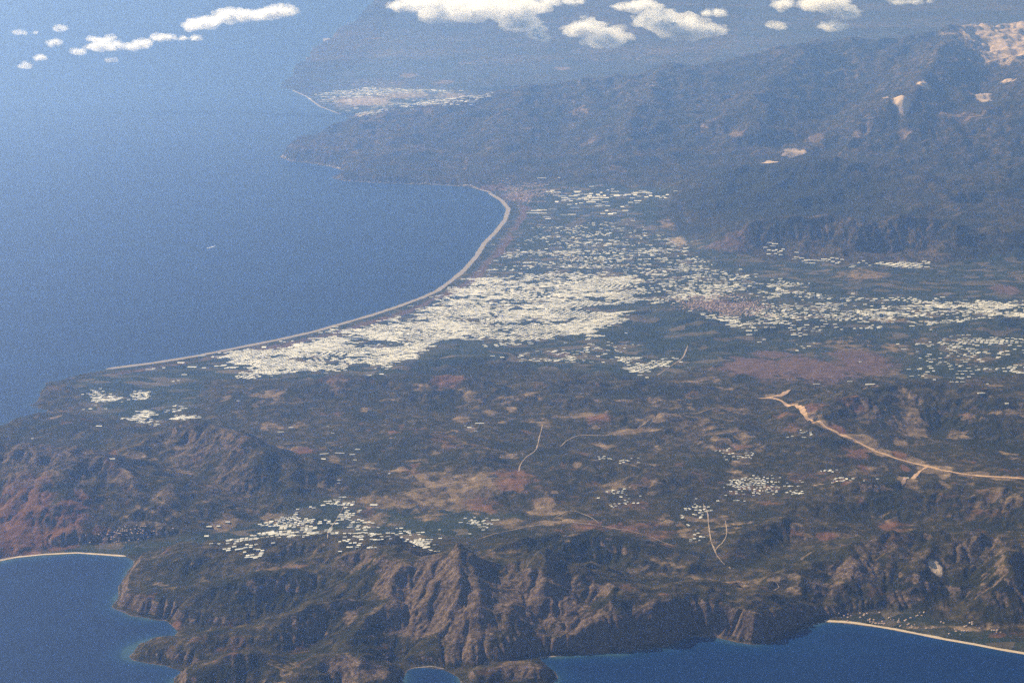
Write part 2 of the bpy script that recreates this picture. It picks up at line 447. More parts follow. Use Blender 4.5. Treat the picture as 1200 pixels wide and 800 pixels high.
# cover patches: (px, py, half-width px, half-height px, cover, strength)
PATCH = [
    # open brown slopes and fallow ground of the hill country
    (545, 575, 75, 28, 'soil', .75), (500, 560, 35, 14, 'soil', .6), (600, 560, 30, 18, 'red', .7), (520, 515, 22, 16, 'red', .6), (490, 540, 30, 6, 'soil', .5), (640, 590, 18, 16, 'soil', 1.0),
    (650, 577, 8, 3, 'soil', 1.3), (570, 590, 30, 12, 'red', .6), (640, 600, 40, 8, 'soil', .8), (600, 612, 40, 8, 'soil', .7), (460, 590, 40, 12, 'soil', .5), (420, 590, 30, 12, 'soil', .5),
    (540, 490, 12, 6, 'soil', .8), (575, 483, 10, 5, 'soil', .6), (600, 480, 8, 4, 'soil', .7), (690, 485, 35, 6, 'soil', .8), (640, 495, 12, 8, 'soil', .7), (700, 490, 20, 6, 'red', .7), (675, 545, 8, 4, 'soil', .9),
    (352, 527, 10, 5, 'soil', 1.6), (355, 528, 12, 6, 'red', 1.2), (350, 497, 16, 6, 'soil', .6), (320, 500, 22, 8, 'soil', .6), (310, 462, 24, 6, 'soil', .7), (265, 466, 10, 4, 'soil', .6), (350, 470, 14, 4, 'soil', .6), (430, 480, 10, 6, 'soil', .5),
    (460, 507, 12, 6, 'red', .6), (470, 500, 6, 5, 'red', .6), (390, 540, 8, 14, 'soil', .5), (392, 565, 20, 14, 'soil', .5), (360, 555, 10, 10, 'soil', .4), (430, 600, 14, 8, 'red', .6),
    (523, 445, 22, 8, 'red', .8), (492, 455, 12, 4, 'soil', .7), (550, 462, 12, 8, 'soil', .5), (395, 445, 22, 8, 'red', .5), (395, 450, 14, 10, 'rock', .7), (655, 415, 20, 7, 'burn', .6),
    (140, 555, 26, 6, 'soil', .8), (130, 545, 12, 8, 'red', .6), (130, 532, 8, 6, 'red', .8), (195, 580, 10, 12, 'soil', .6), (200, 595, 12, 8, 'soil', .5), (75, 592, 12, 10, 'soil', .6),
    # bare red hillside above the small bay
    (30, 610, 45, 32, 'red', 1.1), (80, 605, 32, 22, 'red', .8), (20, 640, 30, 12, 'red', .7), (60, 635, 40, 10, 'red', .7), (120, 630, 30, 9, 'red', .4),
    (265, 612, 18, 10, 'soil', .9), (130, 635, 22, 6, 'soil', .5), (190, 610, 14, 8, 'soil', .5), (320, 605, 12, 8, 'soil', .6), (440, 610, 20, 12, 'soil', .6), (500, 605, 26, 8, 'soil', .6),
    # burnt red slope behind the hill country
    (880, 430, 48, 18, 'burn', 1.1), (950, 432, 60, 20, 'burn', 1.1), (1010, 425, 45, 20, 'burn', .9), (1000, 410, 40, 14, 'soil', .6), (1050, 408, 25, 12, 'soil', .6), (900, 415, 40, 8, 'burn', .8), (1030, 437, 30, 10, 'soil', .6),
    (1000, 470, 24, 8, 'red', .6), (955, 475, 14, 8, 'red', .8), (1010, 490, 12, 10, 'rock', .5), (1065, 480, 18, 22, 'soil', .7), (1055, 500, 20, 10, 'rock', .6), (1020, 485, 14, 8, 'rock', .6), (1135, 490, 14, 6, 'soil', .5),
    (930, 500, 14, 8, 'red', .7), (1000, 530, 20, 8, 'red', .6), (1060, 548, 8, 6, 'red', .8), (1013, 552, 8, 10, 'red', .6), (985, 563, 12, 5, 'red', .7), (1105, 565, 6, 8, 'soil', .8), (1055, 520, 10, 8, 'soil', .8),
    (950, 560, 40, 10, 'red', .35), (880, 575, 50, 8, 'red', .4), (900, 590, 30, 8, 'red', .4), (1170, 585, 40, 10, 'soil', .6), (1150, 600, 40, 10, 'red', .35),
    (830, 500, 50, 20, 'soil', .35), (780, 485, 40, 10, 'soil', .5), (850, 480, 50, 6, 'soil', .5), (740, 505, 40, 5, 'soil', .8), (860, 525, 40, 6, 'red', .5), (745, 545, 10, 10, 'soil', .5), (760, 570, 40, 6, 'soil', .4),
    (720, 570, 20, 8, 'soil', .6), (735, 590, 30, 10, 'red', .4), (810, 625, 22, 12, 'soil', .5), (770, 625, 30, 10, 'red', .6), (720, 616, 70, 9, 'red', .6), (660, 612, 40, 6, 'soil', .7), (785, 640, 20, 9, 'red', .7),
    (965, 628, 18, 5, 'red', .9), (1050, 618, 20, 8, 'red', .7), (1075, 620, 14, 8, 'soil', .6), (1150, 622, 12, 5, 'red', .6), (930, 625, 20, 5, 'red', .5), (1035, 607, 20, 8, 'soil', .4),
    # cliffs and crags of the coast range
    (500, 705, 70, 50, 'rock', 1.0), (545, 720, 45, 45, 'rock', 1.0), (640, 700, 60, 36, 'rock', 1.05), (690, 735, 70, 26, 'rock', .95), (780, 732, 60, 20, 'rock', .85), (860, 730, 50, 18, 'rock', .6), (690, 640, 120, 18, 'wood', 1), (300, 690, 100, 34, 'wood', .8), (460, 680, 28, 26, 'rock', .8), (410, 720, 12, 22, 'rock', .8), (620, 690, 60, 24, 'rock', .7),
    (420, 660, 40, 18, 'rock', .5), (330, 665, 60, 22, 'rock', .4), (440, 785, 50, 14, 'rock', .8), (400, 780, 30, 14, 'rock', .8), (600, 788, 55, 12, 'rock', .8), (705, 692, 22, 10, 'rock', .9),
    (1000, 665, 40, 16, 'rock', .8), (965, 690, 30, 12, 'rock', .7), (1096, 666, 9, 10, 'sand', 1.0), (1130, 650, 30, 20, 'rock', .6), (1160, 640, 40, 12, 'rock', .5), (1060, 700, 30, 10, 'rock', .6), (1080, 650, 40, 14, 'rock', .5), (1030, 645, 30, 10, 'rock', .6),
    (60, 550, 70, 30, 'rock', .45), (150, 570, 40, 20, 'rock', .35), (230, 530, 50, 25, 'rock', .5), (270, 560, 35, 30, 'rock', .55), (290, 545, 20, 25, 'soil', .35),
    (310, 694, 14, 3, 'red', 1.1), (205, 735, 12, 14, 'red', .7), (350, 762, 20, 8, 'red', .6), (310, 735, 22, 8, 'soil', .5), (160, 708, 20, 6, 'red', .5), (270, 765, 30, 8, 'red', .35),
    (830, 745, 30, 8, 'soil', .7), (855, 735, 22, 10, 'soil', .5), (1150, 735, 60, 8, 'soil', .7), (1080, 735, 50, 5, 'soil', .6), (1180, 745, 40, 10, 'red', .5), (985, 720, 14, 5, 'soil', .5),
    (1000, 284, 112, 18, 'rock', .42), (1085, 285, 30, 16, 'rock', .5), (930, 285, 40, 14, 'rock', .3),
    (60, 545, 80, 26, 'rock', .55), (250, 520, 60, 16, 'rock', .5),
    (930, 230, 120, 30, 'wood', 1), (530, 425, 70, 16, 'wood', 1), (780, 385, 60, 22, 'wood', 1), (920, 395, 55, 10, 'wood', 1),
    (905, 464, 14, 3, 'soil', 1.3), (930, 475, 8, 6, 'soil', 1.2), (950, 488, 9, 6, 'soil', 1.2), (962, 496, 10, 6, 'soil', 1.3), (1000, 513, 14, 5, 'soil', 1.2), (1018, 520, 12, 7, 'soil', 1.3), (1035, 530, 10, 6, 'soil', 1.2), (1070, 540, 16, 6, 'soil', 1.3), (1085, 549, 14, 7, 'soil', 1.4), (1100, 550, 14, 5, 'soil', 1.4), (1140, 556, 20, 4, 'soil', 1.3), (1065, 562, 10, 8, 'soil', 1.2), (1105, 556, 8, 7, 'soil', 1.3), (1180, 560, 16, 3, 'soil', 1.1), (980, 503, 10, 6, 'red', 1.2), (1055, 533, 9, 6, 'red', 1.1),
    # plain
    (850, 358, 60, 12, 'burn', .7), (820, 355, 30, 10, 'burn', .5), (1015, 322, 40, 7, 'soil', .7), (985, 322, 22, 5, 'soil', .6), (1180, 340, 25, 12, 'burn', .8), (1200, 325, 20, 12, 'soil', .4),
    (795, 283, 14, 9, 'sand', .5), (780, 262, 10, 6, 'soil', .7), (850, 285, 40, 7, 'burn', .6), (1045, 375, 30, 5, 'soil', .6), (1100, 400, 50, 8, 'soil', .4), (1130, 420, 40, 10, 'soil', .4), (610, 230, 30, 8, 'burn', .7), (575, 220, 30, 4, 'burn', .7), (640, 222, 40, 4, 'soil', .4),
    (720, 345, 20, 4, 'burn', .5), (820, 405, 10, 8, 'soil', .3),
    # scree and bare tops of the far range
    (1170, 50, 42, 24, 'sand', .72), (1190, 42, 40, 20, 'sand', .72), (1130, 62, 18, 12, 'sand', .4), (1057, 114, 9, 7, 'sand', 1.0), (1037, 115, 4, 2, 'sand', .8), (1084, 101, 10, 6, 'sand', 1.0), (1152, 113, 11, 11, 'sand', .9), (1182, 95, 7, 7, 'sand', .8),
    (935, 180, 20, 7, 'sand', 1.0), (904, 190, 12, 3, 'sand', 1.0), (955, 162, 14, 5, 'soil', .8), (862, 158, 13, 8, 'soil', .8), (820, 153, 10, 6, 'soil', .6), (1060, 157, 12, 3, 'soil', .9), (1100, 130, 12, 6, 'soil', .7), (1130, 138, 40, 8, 'soil', .6), (1005, 160, 8, 6, 'soil', .6),
    (680, 130, 14, 7, 'soil', .5), (620, 155, 22, 10, 'soil', .35), (690, 165, 14, 8, 'soil', .4), (725, 200, 12, 8, 'soil', .7), (545, 195, 4, 8, 'soil', .6), (660, 80, 12, 6, 'soil', .9), (550, 75, 16, 5, 'soil', .6), (440, 45, 20, 5, 'soil', .6), (580, 135, 20, 6, 'soil', .25),
    (480, 88, 14, 4, 'soil', .7), (520, 96, 16, 4, 'soil', .7), (540, 60, 16, 4, 'soil', .5), (700, 70, 14, 4, 'soil', .5), (600, 65, 30, 5, 'soil', .4), (450, 100, 50, 6, 'soil', .4), (760, 65, 20, 4, 'soil', .4),
    (425, 118, 48, 10, 'sand', .55), (470, 112, 50, 8, 'sand', .5), (530, 112, 35, 6, 'sand', .45), (430, 132, 30, 8, 'sand', .5),
]
PX = np.array([p[0] for p in PATCH], float); PY = np.array([p[1] for p in PATCH], float)
hx, hy = hit(PX, PY)
for (px, py, a, b, kind, st), cx, cy in zip(PATCH, hx, hy):
    sx, sy = px_scale(px, py)
    rise = 1.0 if kind != 'rock' else 1.0
    rx, ry = a * sx, b * sy * (0.55 if py > 640 else (0.3 if py < 205 and not (py > 85 and px < 600) else 0.85)) * rise
    lo, hi = np.searchsorted(RAD, [cy - ry * 1.9 - 50, math.hypot(abs(cx) + rx * 1.9, cy + ry * 1.9) + 50])
    sl = slice(max(lo - 1, 0), hi + 1)
    wob = 1 + 0.55 * edge_n[sl] + .35 * edge_w[sl]
    d = np.sqrt(((TX[sl] - cx) / rx) ** 2 + ((TY[sl] - cy) / ry) ** 2) / np.clip(wob, .35, 2)
    m = st * sstep(1.35, 0.35, d)
    cov[kind][sl] = np.maximum(cov[kind][sl], m)
# coast scrub and beach berm along the long curved bay; stony rim under the cliffs
TXm = TX
bay = sstep(-10000, -9000, TX) * sstep(3500, 2000, TX) * sstep(31500, 32500, TY) * sstep(55000, 51000, TY) * sstep(0, 500, TP)
bw = 430 + 260 * edge_w
cov['soil'] = np.maximum(cov['soil'], bay * .45 * sstep(bw + 60, bw - 120, TC) * (TC > 0))
cov['burn'] = np.maximum(cov['burn'], bay * .85 * sstep(bw + 90, bw - 40, TC) * (TC > 0))
rim = sstep(26 + 18 * edge_n, 8, TC) * (TC > 0)
cov['rock'] = np.maximum(cov['rock'], .8 * rim * (1 - bay))
cov['sand'] = np.maximum(cov['sand'], .3 * rim)
cov['field'] = (sstep(-100, 250, TP + 300 * edge_w)).astype(F32)
# general mottling of the hill country with clearings
hc = sstep(200, -500, TP) * sstep(45000, 40000, TY)
cl = sstep(.16, .42, fbm(TX, TY, 700, 5, 301, .55)) * hc * sstep(.5, .25, TS) * (TC > 60)
cov['soil'] = np.maximum(cov['soil'], .5 * cl)
cl2 = sstep(.2, .5, fbm(TX, TY, 500, 5, 331, .6)) * hc * (TC > 60)
cov['red'] = np.maximum(cov['red'], .4 * cl2)
fl_ = sstep(80000, 86000, TY)
cov['soil'] = np.maximum(cov['soil'], fl_ * (.26 + .3 * fbm(TX, TY, 5000, 4, 391, .6)))
mr_ = sstep(52500, 54500, TY) * (1 - fl_) * sstep(100, 400, TZ)
cov['soil'] = np.maximum(cov['soil'], mr_ * np.clip(.12 + .36 * fbm(TX, TY, 2200, 5, 395, .6), 0, .42))
cov['rock'] = np.maximum(cov['rock'], mr_ * np.clip(.22 + .4 * fbm(TX, TY, 1500, 5, 397, .6), 0, .55)).astype(F32)  # pale rock cover on the far range also stands in for haze lightening it
cov['wood'] = np.maximum(cov['wood'], sstep(-.25, .3, fbm(TX, TY, 600, 5, 361, .6) + .25 * (TA - 10) / 4).astype(F32))
c1 = np.stack([cov['rock'], cov['soil'], cov['red'], np.ones_like(TZ)], -1)
c2 = np.stack([cov['sand'], cov['field'], cov['burn'], np.ones_like(TZ)], -1)

m, nt, out = new_mat('land_cover'); N = NT(nt)
pos = N.n('ShaderNodeNewGeometry').outputs['Position']
A1 = N.n('ShaderNodeAttribute', _attribute_name='cover'); A2 = N.n('ShaderNodeAttribute', _attribute_name='cover_more'); A3 = N.n('ShaderNodeAttribute', _attribute_name='wood')
s1 = N.n('ShaderNodeSeparateColor'); N.l(A1.outputs['Color'], s1.inputs[0])
s2 = N.n('ShaderNodeSeparateColor'); N.l(A2.outputs['Color'], s2.inputs[0])
nf = N.noise(pos, 1 / 28., 3, .7, 1); nm = N.noise(pos, 1 / 140., 5, .65, 2); nl = N.noise(pos, 1 / 900., 4, .6, 3); nf2 = N.noise(pos, 1 / 45., 4, .7, 5)
scrub = N.ramp(nm, [(.32, (.011, .011, .004)), (.48, (.024, .020, .007)), (.60, (.050, .037, .015)), (.74, (.10, .068, .031))])
wood = N.ramp(nf, [(.32, (.006, .007, .002)), (.55, (.015, .015, .004)), (.75, (.033, .029, .009))])
green = N.mix(N.math('MULTIPLY', A3.outputs['Fac'], .85), scrub, wood)
rockc = N.ramp(nf2, [(.30, (.026, .018, .011)), (.46, (.064, .043, .027)), (.62, (.128, .088, .056)), (.80, (.24, .17, .11))])
soilc = N.ramp(nm, [(.32, (.075, .050, .026)), (.55, (.15, .102, .055)), (.74, (.26, .18, .10))])
redc = N.ramp(nm, [(.32, (.062, .029, .015)), (.55, (.108, .052, .027)), (.74, (.17, .095, .05))])
burnc = N.ramp(nm, [(.32, (.05, .031, .026)), (.55, (.085, .052, .042)), (.74, (.13, .085, .066))])
sandc = N.ramp(nf, [(.3, (.30, .22, .15)), (.7, (.50, .38, .27))])
fieldc = N.ramp(nm, [(.30, (.010, .015, .010)), (.52, (.020, .025, .015)), (.64, (.048, .042, .028)), (.76, (.10, .078, .05))])


nf3 = N.math('MULTIPLY', N.math('ADD', nf2, nm), .5)
# small plots: clearings and fallow ground break along straight field edges
mq = N.n('ShaderNodeMapping'); mq.inputs['Scale'].default_value = (1 / 170., 1 / 130., 1 / 400.); mq.inputs['Rotation'].default_value = (0, 0, .4); N.l(pos, mq.inputs['Vector'])
vq = N.n('ShaderNodeTexVoronoi', _feature='F1', Scale=1.0, Randomness=.9); N.l(mq.outputs[0], vq.inputs['Vector'])
vqs = N.n('ShaderNodeSeparateColor'); N.l(vq.outputs['Color'], vqs.inputs[0])
nplot = N.math('ADD', N.math('MULTIPLY', nf3, .72), N.math('MULTIPLY', vqs.outputs[0], .28))


def wt(ch, lo, hi, n=None, k=1.9):
    v = N.math('ADD', ch, N.math('MULTIPLY', N.math('SUBTRACT', n or nf3, .5), k))
    return N.rng(v, lo, hi)


has = lambda ch: N.rng(ch, .01, .12)
# parcels of the plain: each field its own tone
mp = N.n('ShaderNodeMapping'); mp.inputs['Scale'].default_value = (1 / 330., 1 / 190., 1 / 400.); mp.inputs['Rotation'].default_value = (0, 0, .12); N.l(pos, mp.inputs['Vector'])
vo = N.n('ShaderNodeTexVoronoi', _feature='F1', Scale=1.0, Randomness=.8); N.l(mp.outputs[0], vo.inputs['Vector'])
vs = N.n('ShaderNodeSeparateColor'); N.l(vo.outputs['Color'], vs.inputs[0])
parc = N.ramp(vs.outputs[0], [(0, (.008, .014, .010)), (.45, (.018, .026, .016)), (.7, (.036, .040, .024)), (.86, (.085, .066, .042)), (1, (.15, .11, .07))])
fieldc = N.mix(.6, fieldc, parc)
c = N.mix(N.math('MULTIPLY', s2.outputs[1], .85), green, fieldc)
for ch, colr in ((s1.outputs[1], soilc), (s1.outputs[2], redc), (s2.outputs[2], burnc), (s1.outputs[0], rockc), (s2.outputs[0], sandc)):
    w_ = N.math('MULTIPLY', wt(ch, .28, .85, nplot if (ch == s1.outputs[1] or ch == s1.outputs[2]) else None), has(ch))
    c = N.mix(w_, c, colr)
# single trees and bushes speckled over the open ground
c = N.mix(N.math('MULTIPLY', N.math('MULTIPLY', N.rng(vqs.outputs[1], .55, 1.0), .45), N.rng(N.math('ADD', s1.outputs[1], s1.outputs[2]), .05, .4)), c, (.035, .026, .014))
sp = N.rng(N.noise(pos, 1 / 17., 2, .8, 9), .60, .68)
spk = N.math('MULTIPLY', sp, N.rng(s2.outputs[0], .5, .1))
c = N.mix(N.math('MULTIPLY', spk, .65), c, (.014, .022, .009))
bs = N.n('ShaderNodeBsdfDiffuse'); N.l(c, bs.inputs[0])
bp = N.n('ShaderNodeBump', Strength=1.0, Distance=11.0); N.l(N.math('ADD', nf, N.math('MULTIPLY', nm, 2.2)), bp.inputs['Height']); N.l(bp.outputs[0], bs.inputs['Normal'])
N.l(bs.outputs[0], out.inputs[0])
LAND_MAT = m
cmax = np.maximum(np.maximum(TC[:-1, :-1], TC[1:, :-1]), np.maximum(TC[:-1, 1:], TC[1:, 1:]))
terrain = quad_sheet('terrain', TX, TY, TZ, LAND_MAT, {'cover': c1, 'cover_more': c2, 'wood': cov['wood']}, keep=cmax > -60)
tag(terrain, 'brown and green mountains, hills and coastal plain around the bays', 'terrain', kind='structure')

# ---------------------------------------------------------------- sea
m, nt, out = new_mat('sea_water'); N = NT(nt)
pos = N.n('ShaderNodeNewGeometry').outputs['Position']
at = N.n('ShaderNodeAttribute', _attribute_name='shore')
col_ = N.ramp(at.outputs['Fac'], [(0, (.020, .050, .065)), (.10, (.005, .024, .055)), (.35, (.0012, .016, .056)), (1, (.0004, .0095, .042))])
nz = N.noise(pos, 1 / 2600., 4, .55, 4)
mw = N.n('ShaderNodeMapping'); mw.inputs['Scale'].default_value = (1 / 5200., 1 / 900., 1); mw.inputs['Rotation'].default_value = (0, 0, .5); N.l(pos, mw.inputs['Vector'])
ws = N.n('ShaderNodeTexNoise', Scale=1.0, Detail=5, Roughness=.62, Distortion=.6); N.l(mw.outputs[0], ws.inputs['Vector'])
nz = N.math('ADD', N.math('MULTIPLY', nz, .6), N.rng(ws.outputs['Fac'], .46, .70, 0, .9))
col_ = N.mix(N.math('MULTIPLY', nz, .5), col_, (.0012, .018, .066))
bs = N.n('ShaderNodeBsdfPrincipled', Roughness=.5, IOR=1.333); bs.inputs['Specular IOR Level'].default_value = .12; N.l(col_, bs.inputs['Base Color'])
bp = N.n('ShaderNodeBump', Strength=.35, Distance=1.2); N.l(N.noise(pos, 1 / 60., 3, .6, 6), bp.inputs['Height']); N.l(bp.outputs[0], bs.inputs['Normal'])
N.l(bs.outputs[0], out.inputs[0])
SR = steps((9000, 17000, 400), (17000, 25000, 50), (25000, 55000, 120), (55000, 85000, 400), (85000, 250000, 5000))
SB = np.radians(np.linspace(-34, 34, 640))
R2, B2 = np.meshgrid(SR, SB, indexing='ij')
SX = R2 * np.sin(B2); SY = R2 * np.cos(B2)
sd = -np.where((np.abs(SX) < 11500) & (SY < 47000), NEARCO.at('coast', SX, SY), CO.at('coast', SX, SY))
sd = sd + 90 * fbm(SX, SY, 420, 3, 401) + 120 * fbm(SX, SY, 2200, 2, 405)
SR_keep = np.minimum(np.minimum(sd[:-1, :-1], sd[1:, :-1]), np.minimum(sd[:-1, 1:], sd[1:, 1:])) > -700
sea = quad_sheet('sea', SX, SY, np.zeros_like(SX), m, {'shore': np.clip(sd / 300., 0, 1)}, keep=SR_keep)
tag(sea, 'deep blue open sea with paler shallows along the shore', 'sea', kind='structure')
# ---------------------------------------------------------------- draped strips: beaches and roads
def resample(x, y, step, smooth=7):
    x = np.asarray(x); y = np.asarray(y)
    s = np.concatenate([[0], np.cumsum(np.hypot(np.diff(x), np.diff(y)))])
    n = max(3, int(s[-1] / step) + 1); q = np.linspace(0, s[-1], n)
    # rounded corners: smooth the evenly spaced points a little
    X = np.interp(q, s, x); Y = np.interp(q, s, y)
    k = smooth
    if n > 3 * k:
        ker = np.ones(k) / k
        Xs = np.convolve(np.pad(X, k // 2, mode='edge'), ker, 'valid'); Ys = np.convolve(np.pad(Y, k // 2, mode='edge'), ker, 'valid')
        Xs[0], Ys[0], Xs[-1], Ys[-1] = X[0], Y[0], X[-1], Y[-1]
        X, Y = Xs, Ys
    return X, Y


def drape(name, px, mat, width, lift=2.0, inset=0.0, at_sea_level=False, wob=.25, seed=0):
    px = np.array(px, float)
    x, y = ground(px[:, 0], px[:, 1]) if at_sea_level else hit(px[:, 0], px[:, 1])
    X, Y = resample(x, y, 12.0, 7 if at_sea_level else 25)
    tx = np.gradient(X); ty = np.gradient(Y); L = np.hypot(tx, ty) + 1e-9
    nx, ny = -ty / L, tx / L
    q = np.arange(len(X)) * 12.0
    w = width * (1 + wob * fbm(q, q * 0 + 3.3, 160, 3, seed + 500)) * np.clip(np.minimum(q, q[-1] - q) / (width * 1.5) + .35, 0, 1)
    wob2 = 1 + wob * fbm(q, q * 0 + 9.1, 70, 4, seed + 560, .7)
    across = np.array([-.5, -.3, -.1, .1, .3, .5])
    XX = X[:, None] + nx[:, None] * (w[:, None] * across[None] * np.where(across[None] > 0, wob2[:, None], 1) + inset); YY = Y[:, None] + ny[:, None] * (w[:, None] * across[None] * np.where(across[None] > 0, wob2[:, None], 1) + inset)
    ZZ = np.maximum(height(XX, YY), .5) + lift
    if at_sea_level: ZZ = np.maximum(ZZ, 1.2)
    return quad_sheet(name, XX, YY, ZZ, mat)


SAND = simple_mat('beach_sand', (.34, .26, .17), .9, .2, 1 / 60.)
PALE = simple_mat('shingle', (.16, .125, .09), .9, .2, 1 / 60.)
DIRT = simple_mat('bare_earth', (.29, .175, .085), .9, .5, 1 / 70.)
TRACK = simple_mat('dusty_track', (.20, .14, .085), .9, .3, 1 / 70.)
BEACHES = [
    ('long pale beach curving round the wide bay', PALE, 120, 50, [(125, 433), (180, 426), (230, 418), (280, 408), (330, 398), (370, 389), (405, 379), (440, 369), (470, 359), (497, 349), (515, 341), (530, 330), (545, 318), (561, 300), (570, 285), (583, 272), (594, 258), (598, 245), (590, 235), (575, 226)]),
    ('short sandy beach at the head of the small dark bay', SAND, 48, 20, [(-40, 669), (0, 657), (20, 653), (50, 650), (90, 648), (120, 650), (147, 652)]),
    ('sandy beach under the wooded hills beside the dark sea', SAND, 54, 22, [(966, 728), (990, 729), (1020, 733), (1050, 738), (1080, 744), (1110, 750), (1140, 755), (1170, 761), (1200, 766), (1260, 778)]),
    ('thin pale shore at the foot of the far cape', PALE, 60, 20, [(402, 212), (420, 213), (450, 215), (485, 216), (520, 217), (550, 219), (575, 226)]),
    ('pale shoreline round the tip of the far cape', PALE, 60, 20, [(328, 184.5), (340, 189), (360, 191), (386, 195), (402, 200)]),
    ('little pale beach in a cove between cliffs', PALE, 22, 8, [(626, 773), (632, 771), (640, 769.5), (652, 769)]),
    ('pale strip of beach in the cove at the foot of the cliffs', PALE, 14, 6, [(482, 783), (488, 782), (505, 781), (520, 783.5)]),
    ('thin shore of the low far delta', PALE, 80, 30, [(342, 106), (358, 113), (374, 125), (398, 134)]),
]
for lab, mat, w, ins, pts in BEACHES:
    tag(drape('beach', pts, mat, w, lift=1.0, inset=ins, at_sea_level=True, wob=.3, seed=len(pts)), lab, 'beach', kind='structure')
ROADS = [
    ('broad raw earth road cut across the dark hills', DIRT, 66, [(893, 467), (905, 466), (915, 469), (927, 476), (945, 489), (965, 499), (990, 511), (1010, 520), (1035, 532), (1060, 540), (1085, 546), (1110, 552), (1140, 557), (1170, 559), (1200, 561), (1240, 563)]),
    ('raw earth spur at the top of the new road', DIRT, 56, [(888, 467), (905, 465), (918, 463), (926, 457)]),
    ('short earth ramp branching below the new road', DIRT, 52, [(1087, 546), (1078, 552), (1070, 560), (1057, 570)]),
    ('pale winding track down to the wooded valley', TRACK, 12, [(824, 590), (829, 600), (831, 620), (833, 634), (838, 648), (848, 660), (856, 667)]),
    ('pale side track looping to the winding track', TRACK, 12, [(850, 610), (852, 628), (846, 637), (837, 645), (838, 648)]),
    ('short pale bend of track in the wooded valley', TRACK, 9, [(904, 679), (911, 684), (913, 688), (906, 692)]),
    ('curved pale track through the dark scrub', TRACK, 14, [(608, 554), (609, 545), (616, 536), (628, 528), (632, 512), (636, 498)]),
    ('pale track along the low brown ridge', TRACK, 15, [(656, 524), (668, 514), (682, 509), (705, 511), (722, 508), (742, 505), (757, 494), (772, 488), (800, 485), (840, 478)]),
    ('pale lane round the rounded green hill', TRACK, 11, [(560, 632), (580, 625), (620, 617), (660, 611), (690, 614), (720, 619), (760, 628), (788, 639)]),
    ('pale lane up to the bare brown field', TRACK, 9, [(650, 606), (668, 597), (684, 602), (702, 613)]),
    ('faint lane through the brown slopes', TRACK, 11, [(470, 580), (500, 571), (530, 566), (560, 564), (590, 560)]),
    ('lane through the valley of the glass roofs', TRACK, 9, [(405, 590), (400, 600), (392, 612), (385, 622), (384, 632)]),
    ('lane climbing from the plain to the burnt slope', TRACK, 19, [(770, 440), (785, 430), (800, 420), (806, 405)]),
]
for k, (lab, mat, w, pts) in enumerate(ROADS):
    tag(drape('dirt_road' if mat is DIRT else 'track', pts, mat, w, lift=5.0, wob=.8, seed=40 + k), lab, 'road', kind='structure')

# ---------------------------------------------------------------- greenhouses and houses
def film_mat(name, col):
    m, nt, out = new_mat(name); N = NT(nt)
    b = N.n('ShaderNodeBsdfPrincipled', Roughness=.55)
    pos = N.n('ShaderNodeNewGeometry').outputs['Position']
    f = N.noise(pos, 1 / 110., 3, .6, 2); g = N.noise(pos, 1 / 9., 2, .6, 4)
    c = N.mix(N.math('MULTIPLY', N.math('ADD', f, g), .5), tuple(x * .5 for x in col), tuple(min(1, x * 1.18) for x in col))
    gi = N.n('ShaderNodeNewGeometry').outputs['Random Per Island']; oi = N.n('ShaderNodeObjectInfo').outputs['Random']
    rv = N.math('FRACT', N.math('ADD', gi, N.math('MULTIPLY', oi, 7.3)))
    c = N.mix(N.rng(rv, .25, 1.0, 0.0, .85), c, (.24, .235, .21))
    N.l(c, b.inputs['Base Color']); N.l(b.outputs[0], out.inputs[0]); return m


FILM = film_mat('greenhouse_film', (.83, .775, .64)); GABLE = simple_mat('greenhouse_end', (.55, .52, .44), .6, .2, 1 / 20.)
HWALL = simple_mat('house_wall', (.46, .42, .36), .8, .15, 1 / 15.); HROOF = simple_mat('house_roof', (.34, .20, .13), .8, .25, 1 / 15.)


def greenhouse_geo(length, width, spans, h=3.6, rise=2.4):
    """multi-span greenhouse: ridge-and-furrow film roof over low walls; first faces are roof (material 0), then walls (1)"""
    v = []; f = []; mi = []
    hl = length / 2; sw = width / spans
    for e in (-hl, hl):
        for k in range(spans):
            y0 = -width / 2 + k * sw
            v += [(e, y0, h), (e, y0 + sw / 2, h + rise)]
        v.append((e, width / 2, h))
    n = 2 * spans + 1
    for k in range(2 * spans):
        f.append((k, k + n, k + n + 1, k + 1)[::-1]); mi.append(0)
    b = len(v)
    v += [(-hl, -width / 2, -6), (-hl, width / 2, -6), (hl, -width / 2, -6), (hl, width / 2, -6)]
    f.append((b, b + 2, n, 0)); f.append((b + 3, b + 1, n - 1, 2 * n - 1)); mi += [1, 1]
    f.append(tuple([b + 1, b] + list(range(0, n)))); f.append(tuple([b + 2, b + 3] + list(range(2 * n - 1, n - 1, -1)))); mi += [1, 1]
    return v, f, mi


def house_geo(l, w, h=6.0, rise=2.4):
    hl, hw = l / 2, w / 2; e = .5
    v = [(-hl, -hw, -4), (hl, -hw, -4), (hl, hw, -4), (-hl, hw, -4), (-hl, -hw, h), (hl, -hw, h), (hl, hw, h), (-hl, hw, h),
         (-hl - e, -hw - e, h + .03), (hl + e, -hw - e, h + .03), (hl + e, hw + e, h + .03), (-hl - e, hw + e, h + .03), (-hl + hw, 0, h + rise), (hl - hw, 0, h + rise)]
    f = [(0, 1, 5, 4), (1, 2, 6, 5), (2, 3, 7, 6), (3, 0, 4, 7), (8, 9, 13, 12), (9, 10, 13), (10, 11, 12, 13), (11, 8, 12)]
    return v, f, [1, 1, 1, 1, 0, 0, 0, 0]


GH = []      # (x, y, angle, length, width, label, group)
HS = []


